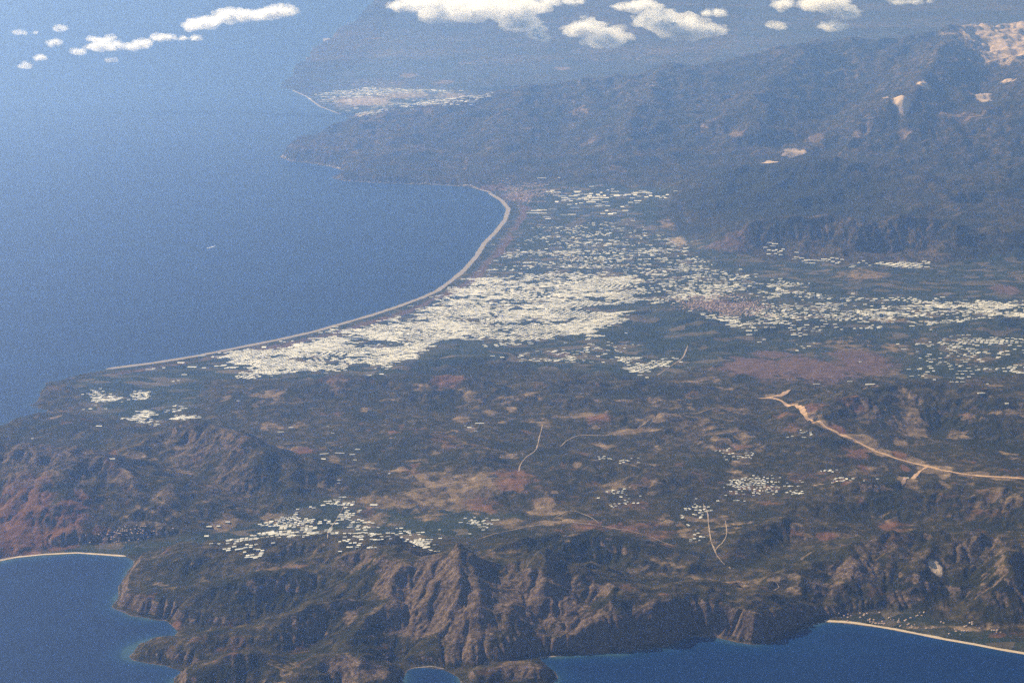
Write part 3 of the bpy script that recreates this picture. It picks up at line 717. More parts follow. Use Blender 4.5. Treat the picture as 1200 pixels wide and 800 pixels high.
def fill(poly, dens, label, group, cell=(150, 74), ang=0.0, jit=.25, clump=420, seed=0, size=(.72, .97), out=GH, soft_=None, rnd=.26):
    p = np.array(poly, float)
    gx, gy = hit(p[:, 0], p[:, 1])
    ca, sa = math.cos(ang), math.sin(ang)
    ux, uy = gx * ca + gy * sa, -gx * sa + gy * ca
    X, Y = np.meshgrid(np.arange(ux.min(), ux.max() + cell[0], cell[0]), np.arange(uy.min(), uy.max() + cell[1], cell[1]))
    r_ = np.random.default_rng(1000 + seed)
    g_ = 1.2 * max(cell) + 500
    X, Y = np.meshgrid(np.arange(ux.min() - g_, ux.max() + g_, cell[0]), np.arange(uy.min() - g_, uy.max() + g_, cell[1]))
    X = X + (np.arange(X.shape[0])[:, None] * .37 % 1) * cell[0]
    # farm lanes: shift whole blocks slightly so that rows do not run on for ever
    X = X + 40 * vnoise(X / 700, Y / 300, seed + 5); Y = Y + 26 * vnoise(X / 520, Y / 900, seed + 6)
    sd_ = poly_sdf(X, Y, list(zip(ux, uy))); soft = soft_ if soft_ else min(420., .16 * math.sqrt(abs(np.ptp(ux) * np.ptp(uy))))
    ok = sd_ > -soft
    nz = fbm(X / 1.9, Y, clump, 4, seed + 700, .6) + rnd * r_.normal(0, 1, X.shape) + .55 * np.clip(sd_ / soft, -1, 1) * .8 + .35 * fbm(X / 2.5, Y * 1.6, clump * 3, 2, seed + 750)
    keep = ok & (nz > np.quantile(nz[sd_ > 0], 1 - dens)) if (sd_ > 0).any() else ok & False
    for x, y in zip(X[keep], Y[keep]):
        s = r_.uniform(*size); t = r_.uniform(*size)
        l, w = cell[0] * s, cell[1] * t
        if cell[0] > 1.7 * cell[1] and math.sin(x / 410. + 2.3 * math.sin(y / 530. + seed)) > .55: l, w = w * 1.25, l * .62
        x += r_.uniform(-.5, .5) * jit * cell[0] * (1 - s); y += r_.uniform(-.5, .5) * jit * cell[1] * (1 - t)
        if jit >= .8: x += r_.uniform(-.3, .3) * cell[0] * jit; y += r_.uniform(-.3, .3) * cell[1] * jit
        a = ang + r_.normal(0, .03 + .05 * jit)
        out.append((x * ca - y * sa, x * sa + y * ca, a, l, w, label, group))


def single(px, py, l, w, label, ang=0.0, group=None, out=GH):
    x, y = hit(px, py)
    out.append((float(x[0]), float(y[0]), ang, l, w, label, group))


big = 'greenhouses of the great white field behind the long beach'
lb = 'pale greenhouse packed among many others in the great white field behind the long beach'
fill([(255, 416), (300, 408), (345, 400), (420, 386), (470, 372), (512, 352), (540, 332), (560, 324), (610, 322), (680, 317), (735, 325), (748, 338), (738, 352), (700, 362), (735, 366), (728, 378), (690, 392), (640, 399), (590, 402), (540, 402), (505, 404), (478, 418), (462, 432), (452, 445), (438, 443), (448, 432), (420, 430), (380, 437), (330, 440), (300, 446), (275, 434)], .68, lb, big, cell=(112, 56), ang=.10, seed=1, clump=300, jit=.5, size=(.66, 1.0), soft_=330, rnd=.16)
fill([(360, 392), (470, 372), (540, 332), (600, 325), (680, 322), (700, 345), (640, 370), (560, 385), (440, 405), (340, 425), (280, 425)], .28, lb, big, cell=(190, 70), ang=-.06, seed=2, clump=420, jit=.8, size=(.4, 1.0))
mid = 'scattered greenhouses on the middle of the plain'
lm = 'pale greenhouse among dark fields on the middle of the plain beyond the great white field'
fill([(560, 318), (590, 286), (640, 268), (720, 261), (785, 266), (820, 290), (860, 315), (900, 332), (890, 350), (800, 352), (745, 332), (680, 318)], .27, lm, mid, cell=(135, 72), ang=.02, seed=3, clump=420, size=(.3, .95), jit=.9)
fill([(740, 330), (800, 318), (880, 322), (890, 345), (800, 352), (750, 352)], .32, lm, mid, cell=(130, 66), ang=.05, seed=4, clump=380, size=(.35, .95), jit=.9)
fill([(600, 268), (680, 258), (760, 250), (780, 230), (700, 226), (640, 230), (610, 250)], .15, 'thin pale greenhouse on the dark far side of the plain near the far town', 'sparse greenhouses near the far town', cell=(300, 110), ang=0, seed=5, clump=1200, size=(.4, .95))
fill([(640, 214), (700, 212), (800, 214), (800, 228), (640, 226)], .2, 'thin pale greenhouse on the dark far side of the plain near the far town', 'sparse greenhouses near the far town', cell=(300, 120), seed=6, clump=900, size=(.4, .95))
rt = 'greenhouses of the pale inland band before the blue mountains'
lr = 'pale greenhouse in the broken inland band below the blue mountains'
fill([(885, 336), (920, 331), (985, 344), (1060, 343), (1100, 350), (1200, 351), (1260, 352), (1260, 378), (1150, 374), (1090, 386), (1060, 376), (1010, 388), (962, 412), (940, 416), (930, 402), (900, 384), (860, 374)], .32, lr, rt, cell=(125, 64), ang=.06, seed=7, clump=360, size=(.35, .95), jit=.8)
fill([(980, 362), (1090, 352), (1200, 355), (1240, 372), (1140, 368), (1000, 378)], .28, lr, rt, cell=(130, 60), ang=-.02, seed=8, clump=300, jit=.7)
fill([(740, 352), (870, 372), (930, 405), (880, 410), (820, 402), (850, 385), (800, 362)], .2, 'pale greenhouse between the low dark wooded knolls of the plain', 'greenhouses between the wooded knolls', cell=(140, 75), seed=9, clump=500, size=(.45, .9))
fill([(1000, 308), (1040, 308), (1085, 309), (1085, 313), (1000, 312)], .7, 'pale greenhouse at the foot of the steep flat-topped mountain', 'greenhouses under the flat-topped mountain', cell=(170, 80), seed=10, clump=400, size=(.5, .9))
fill([(900, 292), (990, 306), (985, 310), (900, 298)], .5, 'pale greenhouse at the foot of the steep flat-topped mountain', 'greenhouses under the flat-topped mountain', cell=(170, 80), seed=11, clump=400, size=(.5, .9))
fill([(716, 414), (728, 418), (760, 424), (796, 420), (790, 428), (745, 440), (725, 430)], .55, 'pale greenhouse in the small cluster on the dark plain above the burnt slope', 'greenhouses of the small plain cluster', cell=(105, 60), seed=12, clump=300, size=(.5, .95))
fill([(660, 402), (740, 390), (760, 400), (700, 420), (640, 428), (600, 420)], .17, 'pale greenhouse thinly spread at the near edge of the great field', 'greenhouses at the near edge of the great field', cell=(110, 60), seed=13, clump=350, size=(.4, .85))
fill([(1060, 398), (1200, 392), (1260, 410), (1260, 440), (1140, 446), (1060, 442)], .19, 'small pale greenhouse thinly spread at the inland end of the plain', 'greenhouses at the inland end of the plain', cell=(100, 66), seed=14, clump=380, size=(.4, .85))
gA = 'greenhouses clustered near the low cape'
fill([(97, 462), (110, 455), (138, 462), (146, 466), (128, 471), (117, 475), (105, 472)], .46, 'pale greenhouse in the small cluster on the low cape before the sea', gA, cell=(70, 42), seed=21, clump=260, ang=.15)
fill([(150, 463), (165, 458), (180, 458), (178, 463), (166, 469), (152, 468)], .5, 'pale greenhouse in the inland part of the low cape cluster', gA + ' inland', cell=(66, 40), seed=22, clump=260, ang=.1)
fill([(145, 490), (158, 487), (170, 481), (188, 493), (180, 497), (160, 496)], .5, 'pale greenhouse of the stepped cluster above the rocky hill', 'greenhouses above the rocky hill', cell=(62, 38), seed=23, clump=260, ang=.2)
fill([(195, 490), (208, 476), (216, 475), (216, 484), (240, 486), (238, 491), (205, 493)], .36, 'pale greenhouse of the looser cluster behind the rocky hill', 'loose greenhouses behind the rocky hill', cell=(66, 38), seed=24, clump=260, ang=.1)
gV = 'greenhouses of the small valley'
fill([(272, 638), (292, 628), (338, 616), (372, 603), (400, 591), (408, 600), (400, 614), (366, 624), (340, 630), (296, 640)], .5, 'white greenhouse in the tight patch on the floor of the small valley', gV, cell=(62, 46), seed=31, clump=240, ang=.35, size=(.55, .97))
fill([(408, 606), (440, 612), (428, 622), (404, 618)], .36, 'white greenhouse beside the lane in the small valley', gV + ' by the lane', cell=(62, 42), seed=32, clump=240, ang=.2)
fill([(425, 628), (470, 620), (500, 622), (560, 604), (578, 614), (560, 624), (480, 636), (430, 640)], .3, 'white greenhouse in the strung out row under the green ridge', 'greenhouses strung out under the green ridge', cell=(60, 42), seed=33, clump=260, ang=.12, size=(.5, .95))
for a in [(175, 433, 150, 45, 'thin pale greenhouse lying just behind the near end of the long beach'), (212, 425, 130, 60, 'pale greenhouse at the tapering end of the great white field'), (236, 417, 130, 70, 'pale greenhouse close to the long beach, ahead of the great white field'),
          (225, 430, 170, 60, 'long pale greenhouse alone on dark ground off the end of the great field'), (239, 431, 80, 60, 'small pale greenhouse beside a longer one off the end of the great field'), (216, 439, 95, 45, 'lone pale greenhouse on the dark slope below the end of the great field'),
          (192, 431, 60, 40, 'small pale square greenhouse on dark ground behind the near beach end'), (180, 432, 60, 40, 'second small pale greenhouse on dark ground behind the near beach end'), (203, 447, 50, 34, 'tiny pale greenhouse on the dark wooded slope of the low cape'), (209, 446, 50, 34, 'tiny pale greenhouse beside another on the wooded slope of the low cape'),
          (98, 480, 46, 34, 'single pale greenhouse low on the cape below the small cluster'), (106, 479, 60, 40, 'squarish pale greenhouse below the small cluster of the low cape'), (124, 479, 50, 34, 'third small pale greenhouse below the cluster of the low cape'), (143, 471, 44, 34, 'tiny pale greenhouse between the two clusters of the low cape'),
          (116, 500, 100, 34, 'long thin greenhouse on the dark slope behind the left mountain'), (38, 514, 34, 26, 'tiny white building on the crest of the dark left mountain'),
          (130, 539, 118, 50, 'lone white greenhouse beside a reddish plot on the dark hillside'), (279, 470, 50, 30, 'lone small white building on the dark ground before the great field'),
          (329, 506, 110, 36, 'white greenhouse on the brown field above the orange quarry'), (341, 501, 80, 30, 'slim white greenhouse slanting above the orange quarry'),
          (380, 532, 130, 30, 'long thin white greenhouse beside the orange quarry'), (398, 531, 150, 38, 'longest white greenhouse of the loose row by the orange quarry'), (413, 533, 90, 36, 'white greenhouse at the end of the loose row by the orange quarry'), (419, 527, 80, 40, 'white greenhouse set back above the loose row by the orange quarry'),
          (379, 538, 70, 40, 'squarish white greenhouse just below the loose row by the orange quarry'), (416, 539, 60, 30, 'small white greenhouse below the end of the loose row'), (384, 500, 40, 24, 'tiny white building on the brown slope above the loose row'), (390, 508, 52, 24, 'small white building on the brown slope above the loose row'),
          (397, 563, 46, 26, 'small white building beside a brown field under the loose row'), (397, 567, 44, 24, 'second small white building beside a brown field under the loose row'), (456, 555, 40, 24, 'single white building at the edge of the dark wood'),
          (562, 496, 150, 36, 'long white greenhouse in the green hollow of the hill country'), (550, 501, 70, 40, 'squarish white greenhouse in the green hollow of the hill country'), (557, 505, 60, 26, 'small white greenhouse in front of a long one in the green hollow'), (545, 499, 40, 26, 'tiny white greenhouse at the end of the group in the green hollow'),
          (438, 592, 110, 40, 'white greenhouse on the brown slope over the small valley'), (318, 611, 60, 40, 'white building on a brown field at the edge of the small valley'), (267, 612, 60, 44, 'white greenhouse on an ochre field above the bay village'),
          (245, 618, 80, 44, 'pale greenhouse beside the bay village road'), (242, 628, 60, 46, 'bright pale greenhouse below another by the bay village'), (256, 617, 50, 30, 'small grey greenhouse near the ochre field'), (267, 633, 60, 34, 'grey greenhouse just short of the tight valley patch'), (404, 629, 46, 40, 'narrow tilted white greenhouse in the valley bottom'),
          (957, 450, 120, 30, 'thin white greenhouse on the burnt slope near the new road'), (996, 447, 90, 50, 'white greenhouse on the burnt slope under the dark hill'), (1020, 452, 170, 40, 'long white greenhouse behind the dark wooded hill'), (1008, 424, 50, 40, 'small white greenhouse in the upper burnt slope'),
          (1180, 473, 60, 40, 'small white building high on the dark hill'), (1150, 462, 120, 50, 'greyish greenhouse on the shoulder of the dark hill'),
          (657, 515, 0, 0, '')]:
    if a[2]: single(a[0], a[1], a[2], a[3], a[4], ang=random.uniform(-.12, .2))
# loose white sheds and houses over the scrub
lw = 'small white building scattered over the dark scrub of the hill country'
gW = 'white buildings over the hill country'
for poly, dn, sd_n in (([(850, 548), (930, 556), (960, 572), (900, 590), (860, 592), (840, 575)], .2, 41), ([(925, 505), (960, 510), (950, 520), (920, 515)], .14, 42), ([(800, 570), (840, 590), (830, 610), (800, 606)], .16, 43), ([(700, 560), (770, 575), (770, 600), (700, 596)], .08, 44),
                       ([(820, 500), (900, 520), (900, 545), (820, 540)], .05, 45), ([(640, 535), (720, 520), (760, 545), (720, 560)], .035, 46), ([(960, 540), (1060, 560), (1000, 600), (940, 590)], .04, 47), ([(800, 610), (828, 620), (826, 640), (804, 640)], .12, 48)):
    fill(poly, dn, lw, gW, cell=(52, 46), seed=sd_n, clump=240, size=(.4, .8), out=GH, jit=1)
# village houses
fill([(100, 625), (130, 618), (200, 616), (215, 622), (150, 634), (105, 634)], .22, 'small pale house of the village behind the little beach', 'houses of the little bay village', cell=(30, 34), seed=51, clump=160, size=(.42, .7), out=HS, jit=1)
fill([(978, 722), (1010, 720), (1060, 724), (1100, 738), (1060, 738), (1010, 730)], .09, 'small house among trees behind the sandy beach', 'houses behind the sandy beach', cell=(26, 30), seed=52, clump=140, size=(.5, .85), out=HS, jit=1)
fill([(1000, 715), (1100, 715), (1180, 738), (1180, 748), (1090, 738)], .05, 'small house among trees behind the sandy beach', 'houses behind the sandy beach', cell=(30, 34), seed=53, clump=140, size=(.45, .75), out=HS, jit=1)
fill([(560, 212), (640, 214), (660, 226), (628, 240), (604, 240), (590, 226)], .42, 'pale house of the far town at the end of the bay', 'houses of the far town', cell=(62, 90), seed=54, clump=400, size=(.3, .75), out=HS, jit=1)
fill([(790, 346), (870, 344), (910, 356), (900, 370), (830, 368), (790, 356)], .6, 'pale house of the grey town on the plain', 'houses of the town on the plain', cell=(60, 70), seed=55, clump=400, size=(.3, .6), out=HS, jit=1)
fill([(360, 110), (430, 102), (540, 106), (580, 116), (520, 124), (470, 128), (430, 136), (400, 134)], .4, 'pale greenhouse of the far delta', 'greenhouses of the far delta', cell=(240, 150), seed=61, clump=1500, size=(.3, .9), ang=.2)


def build_set(items, geo, name, cat, mats, limit, stuff_name, stuff_label):
    x = np.array([i[0] for i in items]); y = np.array([i[1] for i in items])
    ok = look('coast', x, y) > 25
    z = height(x, y)
    ln = np.array([i[3] for i in items]); wd = np.array([i[4] for i in items]); an = np.array([i[2] for i in items])
    # level pads: base height is the highest ground under the footprint
    for sx, sy in ((.5, .5), (-.5, .5), (.5, -.5), (-.5, -.5)):
        qx = x + ln * sx * np.cos(an) - wd * sy * np.sin(an); qy = y + ln * sx * np.sin(an) + wd * sy * np.cos(an)
        z = np.maximum(z, np.minimum(height(qx, qy), z + 7))
    D = np.sqrt(x * x + y * y + (CAM_H - z) ** 2)
    A = ln * wd * CAM_H / D ** 3
    vis = (np.abs(x / (y * CP + CAM_H * SP)) < 0.285) & ok
    # sight-line test so that the ones shown are the ones in view
    for k in np.linspace(.90, .998, 50):
        vis &= look('z', x * k, y * k) < CAM_H + (z + 8 - CAM_H) * k
    order = np.argsort(-np.where(vis, A, 0))
    # named outlying ones always stay individual
    named = [i for i in range(len(items)) if items[i][6] is None and ok[i]]
    chosen = list(dict.fromkeys(named + [i for i in order if vis[i]]))[:limit]
    cs = set(chosen)
    cache = {}
    for i in chosen:
        it = items[i]
        key = (round(it[3] / 6), round(it[4] / 6))
        if key not in cache:
            v, f, mi = geo(max(key[0], 1) * 6, max(key[1], 1) * 6)
            o = link_mesh(name, v, f, mats, mi); cache[key] = o
        else:
            o = cache[key].copy(); COL.objects.link(o)
        o.name = name
        o.location = (x[i], y[i], z[i]); o.rotation_euler = (0, 0, an[i])
        tag(o, it[5], cat, it[6])
        if it[6] is None and 'group' in o: del o['group']
    V = []; F = []; MI = []; b = 0
    for i in range(len(items)):
        if i in cs or not ok[i] or abs(x[i]) > y[i] * .36: continue
        v, f, mi = geo(ln[i], wd[i])
        v = np.array(v); c, s = math.cos(an[i]), math.sin(an[i])
        w = np.stack([v[:, 0] * c - v[:, 1] * s + x[i], v[:, 0] * s + v[:, 1] * c + y[i], v[:, 2] + z[i]], 1)
        V.append(w); F += [tuple(q + b for q in t) for t in f]; MI += mi; b += len(v)
    if V:
        o = link_mesh(stuff_name, np.concatenate(V), F, mats, MI)
        tag(o, stuff_label, cat, kind='stuff')
    print(name, len(items), 'single', len(chosen), 'mass', len(V))


def gh_geo(l, w):
    return greenhouse_geo(l, w, max(2, min(6, int(w / 12))))


build_set(GH, gh_geo, 'greenhouse', 'greenhouse', [FILM, GABLE], 300, 'greenhouses', 'smaller pale greenhouses carpeting the coastal plain and dotting the valleys behind')
build_set(HS, lambda l, w: house_geo(max(l, 10), max(min(w, l), 8), 6 + (l * 7 % 4)), 'house', 'house', [HROOF, HWALL], 280, 'houses', 'pale houses of the far towns on the plain')

# ---------------------------------------------------------------- boat and its wake on the open bay
bx, by = [float(v) for v in ground(242, 291.2)]
head = math.atan2(*(lambda a, b: (b[1] - a[1], b[0] - a[0]))(ground(256, 287.2), ground(242, 291.2)))
boat = bpy.data.objects.new('boat', None); COL.objects.link(boat); boat.location = (bx, by, 0); boat.rotation_euler = (0, 0, head)
tag(boat, 'white motor yacht under way with a long wake on the open blue bay', 'boat')
WHITE = simple_mat('white_paint', (.82, .82, .80), .35, .05, .2); DARKGLASS = simple_mat('cabin_glass', (.03, .04, .05), .15, .1, .3)
bl, bw_, bh = 46.0, 9.0, 4.2
prof = [(-.5, .86), (-.3, 1), (0, 1), (.2, .86), (.35, .55), (.45, .25), (.5, .02)]
hv2 = []; hf2 = []
for t, w in prof:
    sheer = bh + 1.6 * max(0, t) * 2
    hv2 += [(t * bl, -w * bw_ / 2, sheer), (t * bl, -w * bw_ / 2 * .72, -.8), (t * bl, w * bw_ / 2 * .72, -.8), (t * bl, w * bw_ / 2, sheer)]
for i in range(len(prof) - 1):
    for k in range(4):
        a, b = i * 4 + k, i * 4 + (k + 1) % 4
        hf2.append((a, b, b + 4, a + 4))
hf2 += [(3, 2, 1, 0), tuple(range(len(prof) * 4 - 4, len(prof) * 4))]
link_mesh('hull', hv2, hf2, WHITE, parent=boat)


def box_geo(x0, x1, y, z0, z1, rake=0.0):
    v = [(x0, -y, z0), (x1, -y, z0), (x1, y, z0), (x0, y, z0), (x0 + rake * .4, -y * .9, z1), (x1 - rake, -y * .9, z1), (x1 - rake, y * .9, z1), (x0 + rake * .4, y * .9, z1)]
    return v, [(0, 3, 2, 1), (4, 5, 6, 7), (0, 1, 5, 4), (1, 2, 6, 5), (2, 3, 7, 6), (3, 0, 4, 7)]


v, f = box_geo(-15, 9, 3.4, bh, bh + 2.8, 2.5); cab = link_mesh('cabin', v, f, WHITE, parent=boat)
v, f = box_geo(-13.5, 7.2, 3.46, bh + 1.0, bh + 2.0, .8); link_mesh('window', v, f, DARKGLASS, parent=cab)
v, f = box_geo(-11, 3, 2.6, bh + 2.81, bh + 5.0, 2.0); link_mesh('bridge', v, f, WHITE, parent=boat)
v, f = box_geo(-7, -6.4, .3, bh + 5.01, bh + 11, 0); link_mesh('mast', v, f, WHITE, parent=boat)
FOAM = simple_mat('foam', (.78, .80, .80), .6, .25, 1 / 14.)
wq = np.linspace(0, 1, 60)
XX = -bl * .48 - wq[:, None] * 330 * np.ones((1, 5)); YY = (7 + 26 * wq[:, None] ** .7 * (1 - wq[:, None] ** 3)) * np.linspace(-.5, .5, 5)[None] * (1 + .35 * fbm(wq[:, None] * 900, np.arange(5)[None] * 40., 60, 3, 3))
ch, sh = math.cos(head), math.sin(head)
tag(quad_sheet('wake', XX * ch - YY * sh + bx, XX * sh + YY * ch + by, np.full(XX.shape, .45), FOAM), 'thin white wake trailing behind the yacht', 'wake', kind='stuff')

# ---------------------------------------------------------------- clouds
cm, nt, out = new_mat('cloud_white'); N = NT(nt)
pos = N.n('ShaderNodeNewGeometry').outputs['Position']
db = N.n('ShaderNodeBsdfDiffuse', Color=(.95, .95, .95, 1)); tb = N.n('ShaderNodeBsdfTranslucent', Color=(.95, .95, .95, 1)); tr = N.n('ShaderNodeBsdfTransparent')
ms = N.n('ShaderNodeMixShader'); ms.inputs[0].default_value = .55; N.l(db.outputs[0], ms.inputs[1]); N.l(tb.outputs[0], ms.inputs[2])
th = N.n('ShaderNodeAttribute', _attribute_name='thin')
al = N.rng(N.math('ADD', N.noise(pos, 1 / 90., 4, .75, 1), th.outputs['Fac']), .50, .78)
m2 = N.n('ShaderNodeMixShader'); N.l(al, m2.inputs[0]); N.l(ms.outputs[0], m2.inputs[1]); N.l(tr.outputs[0], m2.inputs[2])
N.l(m2.outputs[0], out.inputs['Surface'])

fm, nt, out = new_mat('cloud_vapour')
vs_ = nt.nodes.new('ShaderNodeVolumeScatter'); vs_.inputs['Color'].default_value = (1, 1, 1, 1); vs_.inputs['Density'].default_value = 1 / 900.; vs_.inputs['Anisotropy'].default_value = .45
nt.links.new(vs_.outputs[0], out.inputs['Volume'])
_ico = bmesh.new(); bmesh.ops.create_icosphere(_ico, subdivisions=3, radius=1.0)
ICO_V = np.array([v.co[:] for v in _ico.verts]); ICO_F = np.array([[v.index for v in f.verts] for f in _ico.faces]); _ico.free()


def cloud(px, py, rx, ry, label, thin=0.0, group=None, dist=None, tilt=0.0, puffs=None, seed=0):
    d0 = dist or (71000. if px < 400 else (78500. if px < 850 else 88000.))
    s = d0 / FPX
    dx, dy, dz = ray(px, py); k = d0 / dy
    c = np.array([dx * k, d0, CAM_H + dz * k])
    r_ = np.random.default_rng(3000 + seed + int(px * 3))
    RX, RZ = rx * s * 1.18, ry * s * 1.12; RY = max(RX * .5, RZ)
    n = puffs or int(np.clip(60 + rx * ry / 1.8, 70, 420))
    V = []; F = []; T = []; W_ = []; b = 0
    # a few heaps along the cloud, each of many overlapping billows
    heaps = [(r_.uniform(-.8, .8), r_.uniform(-.6, .6), r_.uniform(.45, 1.0)) for _ in range(max(2, int(rx / 5)))]
    for i in range(n):
        hx_, hy_, hs = heaps[i % len(heaps)]
        u = r_.normal(0, .5, 3)
        if np.linalg.norm(u) > 1.1: u *= 1.1 / np.linalg.norm(u)
        edge = min(1, np.linalg.norm(u))
        X_ = hx_ * RX * .8 + u[0] * RZ * 1.9 * hs; p = np.array([X_, hy_ * RY * .8 + u[1] * RZ * 1.6, (abs(u[2]) * 1.5 * hs - .5) * RZ + tilt * X_])
        rad = RZ * hs * r_.uniform(.25, .62) * (1.1 - .6 * edge) + 10
        q = ICO_V * rad * np.array([r_.uniform(1.0, 2.0), r_.uniform(1, 1.5), r_.uniform(.55, .9)])
        dsp = fbm(q[:, 0] + p[0] + q[:, 2] * .7, q[:, 1] + p[1] - q[:, 2] * .8, rad * .8, 4, seed + i, .55)
        W_.append(q * 1.6 * (1 + .7 * dsp[:, None]) + p + c + r_.normal(0, .12, 3) * RZ)
        q = q * .74 * (1 + .5 * dsp[:, None]) + p
        V.append(q + c); F.append(ICO_F + b); b += len(q); T.append(np.full(len(q), .08 + thin + .24 * edge + r_.uniform(-.05, .08)))
    V = np.concatenate(V); F = np.concatenate(F)
    o = link_mesh('cloud', V, F.tolist(), cm, smooth=True)
    at = o.data.attributes.new('thin', 'FLOAT', 'POINT'); at.data.foreach_set('value', np.concatenate(T).astype(F32))
    tag(o, label, 'cloud', group)
    veil = link_mesh('cloud_fringe', np.concatenate(W_), F.tolist(), fm, parent=o, smooth=True)
    md = veil.modifiers.new('union', 'REMESH'); md.mode = 'VOXEL'; md.voxel_size = max(30., RZ / 9)
    return o, np.concatenate([V] + W_)


CL = []
def cl_(*a, **k):
    k['seed'] = len(CL) * 17
    CL.append(cloud(*a, **k))


cl_(290, 17, 42, 8, 'longest bright white cloud of the broken bank over the open sea', tilt=.06)
cl_(333, 13, 24, 7, 'bright white end of the cloud bank over the sea, tapering to a point', tilt=.04)
cl_(240, 26, 30, 8, 'broken white cloud sloping down from the long bright cloud bank', tilt=.12)
cl_(222, 44, 10, 4.5, 'small round white cloud just under the sloping cloud bank')
cl_(188, 44, 20, 4.5, 'flat white cloud between the round cloud and the bright double cloud')
cl_(137, 53, 30, 7, 'bright white double cloud low over the open sea', tilt=-.02)
cl_(120, 45, 22, 3.5, 'thin white streak above the bright double cloud', thin=.06)
cl_(166, 52, 10, 6, 'small bright cloud touching the end of the double cloud')
cl_(89, 60, 12, 5, 'soft small cloud beside the bright double cloud', thin=.05)
cl_(70, 50, 11, 4, 'flat little cloud above the soft small cloud', thin=.06)
cl_(53, 67, 11, 4.5, 'lone small oval cloud over the open sea')
cl_(27, 77, 7, 4, 'faint tiny cloud, the farthest out over the sea', thin=.14)
cl_(131, 70, 8, 2.5, 'faint little streak just below the bright double cloud', thin=.14)
cl_(30, 38, 24, 3, 'thin faint streak of cloud near the edge of the sky over the sea', thin=.14)
cl_(65, 34, 14, 3.5, 'thin wispy streak beside the faintest cloud streak', thin=.13, tilt=.1)
cl_(560, 8, 68, 17, 'largest bright white cloud, heaped over the far land', puffs=230)
cl_(495, 5, 40, 8, 'flat bright wing of the largest cloud')
cl_(605, 26, 14, 10, 'rounded lower tuft hanging from the largest cloud')
cl_(625, 40, 16, 5, 'faint ragged wisp below the largest cloud', thin=.13, tilt=-.3)
cl_(628, 34, 6, 5, 'tiny round puff between the largest cloud and the square cloud', thin=.04)
cl_(662, 1, 26, 6, 'bright flat cloud cut off by the upper border of the view')
cl_(681, 33, 17, 10, 'bright lopsided cloud standing alone above a blue ridge', tilt=.1)
cl_(707, 43, 13, 11, 'plump white cloud lowest over the far ridge')
cl_(736, 8, 17, 6, 'bright cloud at the start of the ragged chain', tilt=-.1)
cl_(760, 5, 15, 9, 'white knot of cloud in the middle of the ragged chain')
cl_(776, 25, 26, 13, 'ragged grey white cloud trailing from the chain', thin=.05, tilt=-.25)
cl_(804, 34, 15, 11, 'soft bright cloud at the end of the ragged chain', thin=.02)
cl_(832, 35, 9, 8, 'small upright soft cloud next to the chain end', thin=.05)
cl_(838, 14, 14, 5.5, 'small neat white cloud alone between two cloud groups')
cl_(950, 3, 58, 9, 'long bright cloud along the upper border above the dark range')
cl_(1000, 14, 22, 7, 'soft white cloud under the long bright border cloud', thin=.05)
cl_(976, 31, 8, 6, 'tiny puff just above the crest of the dark range')
cl_(915, 31, 20, 4, 'thin wispy cloud stretched above the dark range', thin=.1, tilt=-.15)
cl_(1068, 1, 32, 4, 'faint cloud streak along the border above the bare peak', thin=.12)

# ---------------------------------------------------------------- camera, sun, sky
cam = bpy.data.objects.new('camera', bpy.data.cameras.new('camera')); COL.objects.link(cam)
cam.location = (0, 0, CAM_H); cam.rotation_euler = (math.pi / 2 - PITCH, 0, 0)
cam.data.sensor_fit = 'HORIZONTAL'; cam.data.sensor_width = 36.0; cam.data.lens = 36.0 * FPX / 1200.0
cam.data.clip_start = 10; cam.data.clip_end = 400000
SC.camera = cam
SUN_EL, SUN_AZ = math.radians(35), math.radians(-54)      # azimuth from +Y, clockwise
sd_ = Vector((math.sin(SUN_AZ) * math.cos(SUN_EL), math.cos(SUN_AZ) * math.cos(SUN_EL), math.sin(SUN_EL)))
L = bpy.data.lights.new('sun', 'SUN'); L.energy = 5.0; L.angle = math.radians(.53); L.color = (1, .92, .79)
lo = bpy.data.objects.new('sun', L); COL.objects.link(lo); lo.rotation_euler = sd_.to_track_quat('Z', 'Y').to_euler(); lo.location = (-20000, 0, 30000)
W = bpy.data.worlds.new('World'); SC.world = W; W.use_nodes = True
wn = W.node_tree; bg = wn.nodes['Background']
sk = wn.nodes.new('ShaderNodeTexSky'); sk.sky_type = 'NISHITA'; sk.sun_disc = False; sk.sun_elevation = SUN_EL; sk.sun_rotation = SUN_AZ % (2 * math.pi)
sk.altitude = 0; sk.air_density = 1.0; sk.dust_density = .6; sk.ozone_density = 1.5
wn.links.new(sk.outputs[0], bg.inputs[0]); bg.inputs[1].default_value = .06

# ---------------------------------------------------------------- haze: one closed body of even air, low over the far country
def haze_top(x, y):
    b = np.arctan2(x, np.maximum(y, 1.0)); d = np.hypot(x, y)
    left = np.interp(d, [0, 7000, 60000, 68500, 255000], [9450, 9450, 5600, 750, 650])
    mid = np.interp(d, [0, 7000, 69000, 76500, 255000], [9450, 9450, 4600, 850, 700])
    right = np.interp(d, [0, 7000, 76000, 84500, 255000], [9450, 9450, 4000, 850, 700])
    v = left + (mid - left) * sstep(math.radians(-5.5), math.radians(-3), b)
    return v + (right - v) * sstep(math.radians(6.0), math.radians(7.4), b)


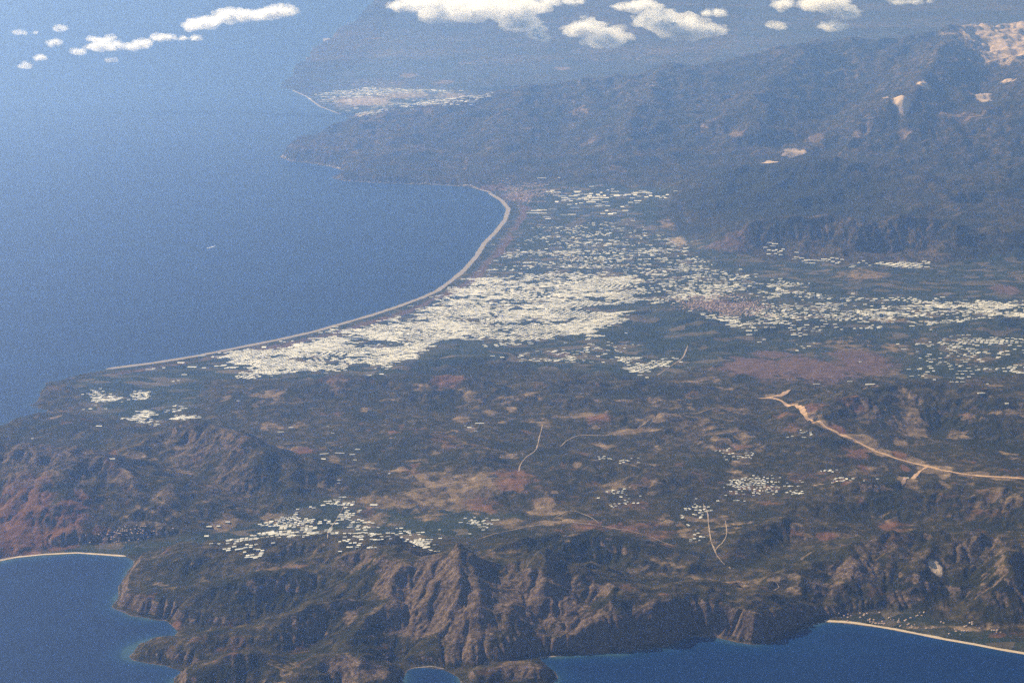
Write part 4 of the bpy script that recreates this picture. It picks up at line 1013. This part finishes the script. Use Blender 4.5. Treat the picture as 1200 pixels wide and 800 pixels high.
hr = np.array([-1, 7000, 20000, 35000, 48000, 60000, 64000, 68500, 72500, 76500, 80000, 84500, 120000, 254000], float)
hb = np.radians(np.linspace(-42, 42, 57))
hv = []; hf = []
RR, BB = np.meshgrid(hr[1:], hb, indexing='ij')
hX = RR * np.sin(BB); hY = RR * np.cos(BB)
hX = np.vstack([np.linspace(-9000, 9000, 57)[None], hX]); hY = np.vstack([np.full((1, 57), -7000.), hY])
hZ = haze_top(hX, np.maximum(hY, 1)); n_r, n_b = hX.shape
top = [(a, b, c_) for a, b, c_ in zip(hX.ravel(), hY.ravel(), hZ.ravel())]; bot = [(a, b, -60.0) for a, b, _ in top]
hv = top + bot; o_ = len(top)
for i in range(n_r - 1):
    for j in range(n_b - 1):
        a = i * n_b + j
        hf.append((a, a + 1, a + n_b + 1, a + n_b)[::-1]); hf.append((o_ + a, o_ + a + 1, o_ + a + n_b + 1, o_ + a + n_b))
rim_ = [j for j in range(n_b)] + [i * n_b + n_b - 1 for i in range(1, n_r)] + [(n_r - 1) * n_b + j for j in range(n_b - 2, -1, -1)] + [i * n_b for i in range(n_r - 2, 0, -1)]
for a, b in zip(rim_, rim_[1:] + rim_[:1]):
    hf.append((a, b, o_ + b, o_ + a)[::-1])
hm, nt, out = new_mat('air_haze')
pv = nt.nodes.new('ShaderNodeVolumePrincipled')
pv.inputs['Color'].default_value = (.29, .50, 1.0, 1); pv.inputs['Absorption Color'].default_value = (1, 1, 1, 1)
pv.inputs['Density'].default_value = 1.4e-5; pv.inputs['Anisotropy'].default_value = .80
nt.links.new(pv.outputs[0], out.inputs['Volume'])
haze = link_mesh('haze', hv, hf, hm)
bmh = bmesh.new(); bmh.from_mesh(haze.data); bmesh.ops.recalc_face_normals(bmh, faces=bmh.faces); bmh.to_mesh(haze.data); bmh.free()
tag(haze, 'blue haze thickening over the far coast', 'haze', kind='stuff')

SC.render.engine = 'CYCLES'
SC.cycles.use_denoising = False
SC.cycles.sample_clamp_indirect = 1.2; SC.cycles.max_bounces = 8; SC.cycles.diffuse_bounces = 2; SC.cycles.volume_bounces = 3; SC.cycles.transparent_max_bounces = 16
SC.view_settings.view_transform = 'Standard'; SC.view_settings.look = 'None'; SC.view_settings.gamma = 1; SC.view_settings.exposure = 1.2
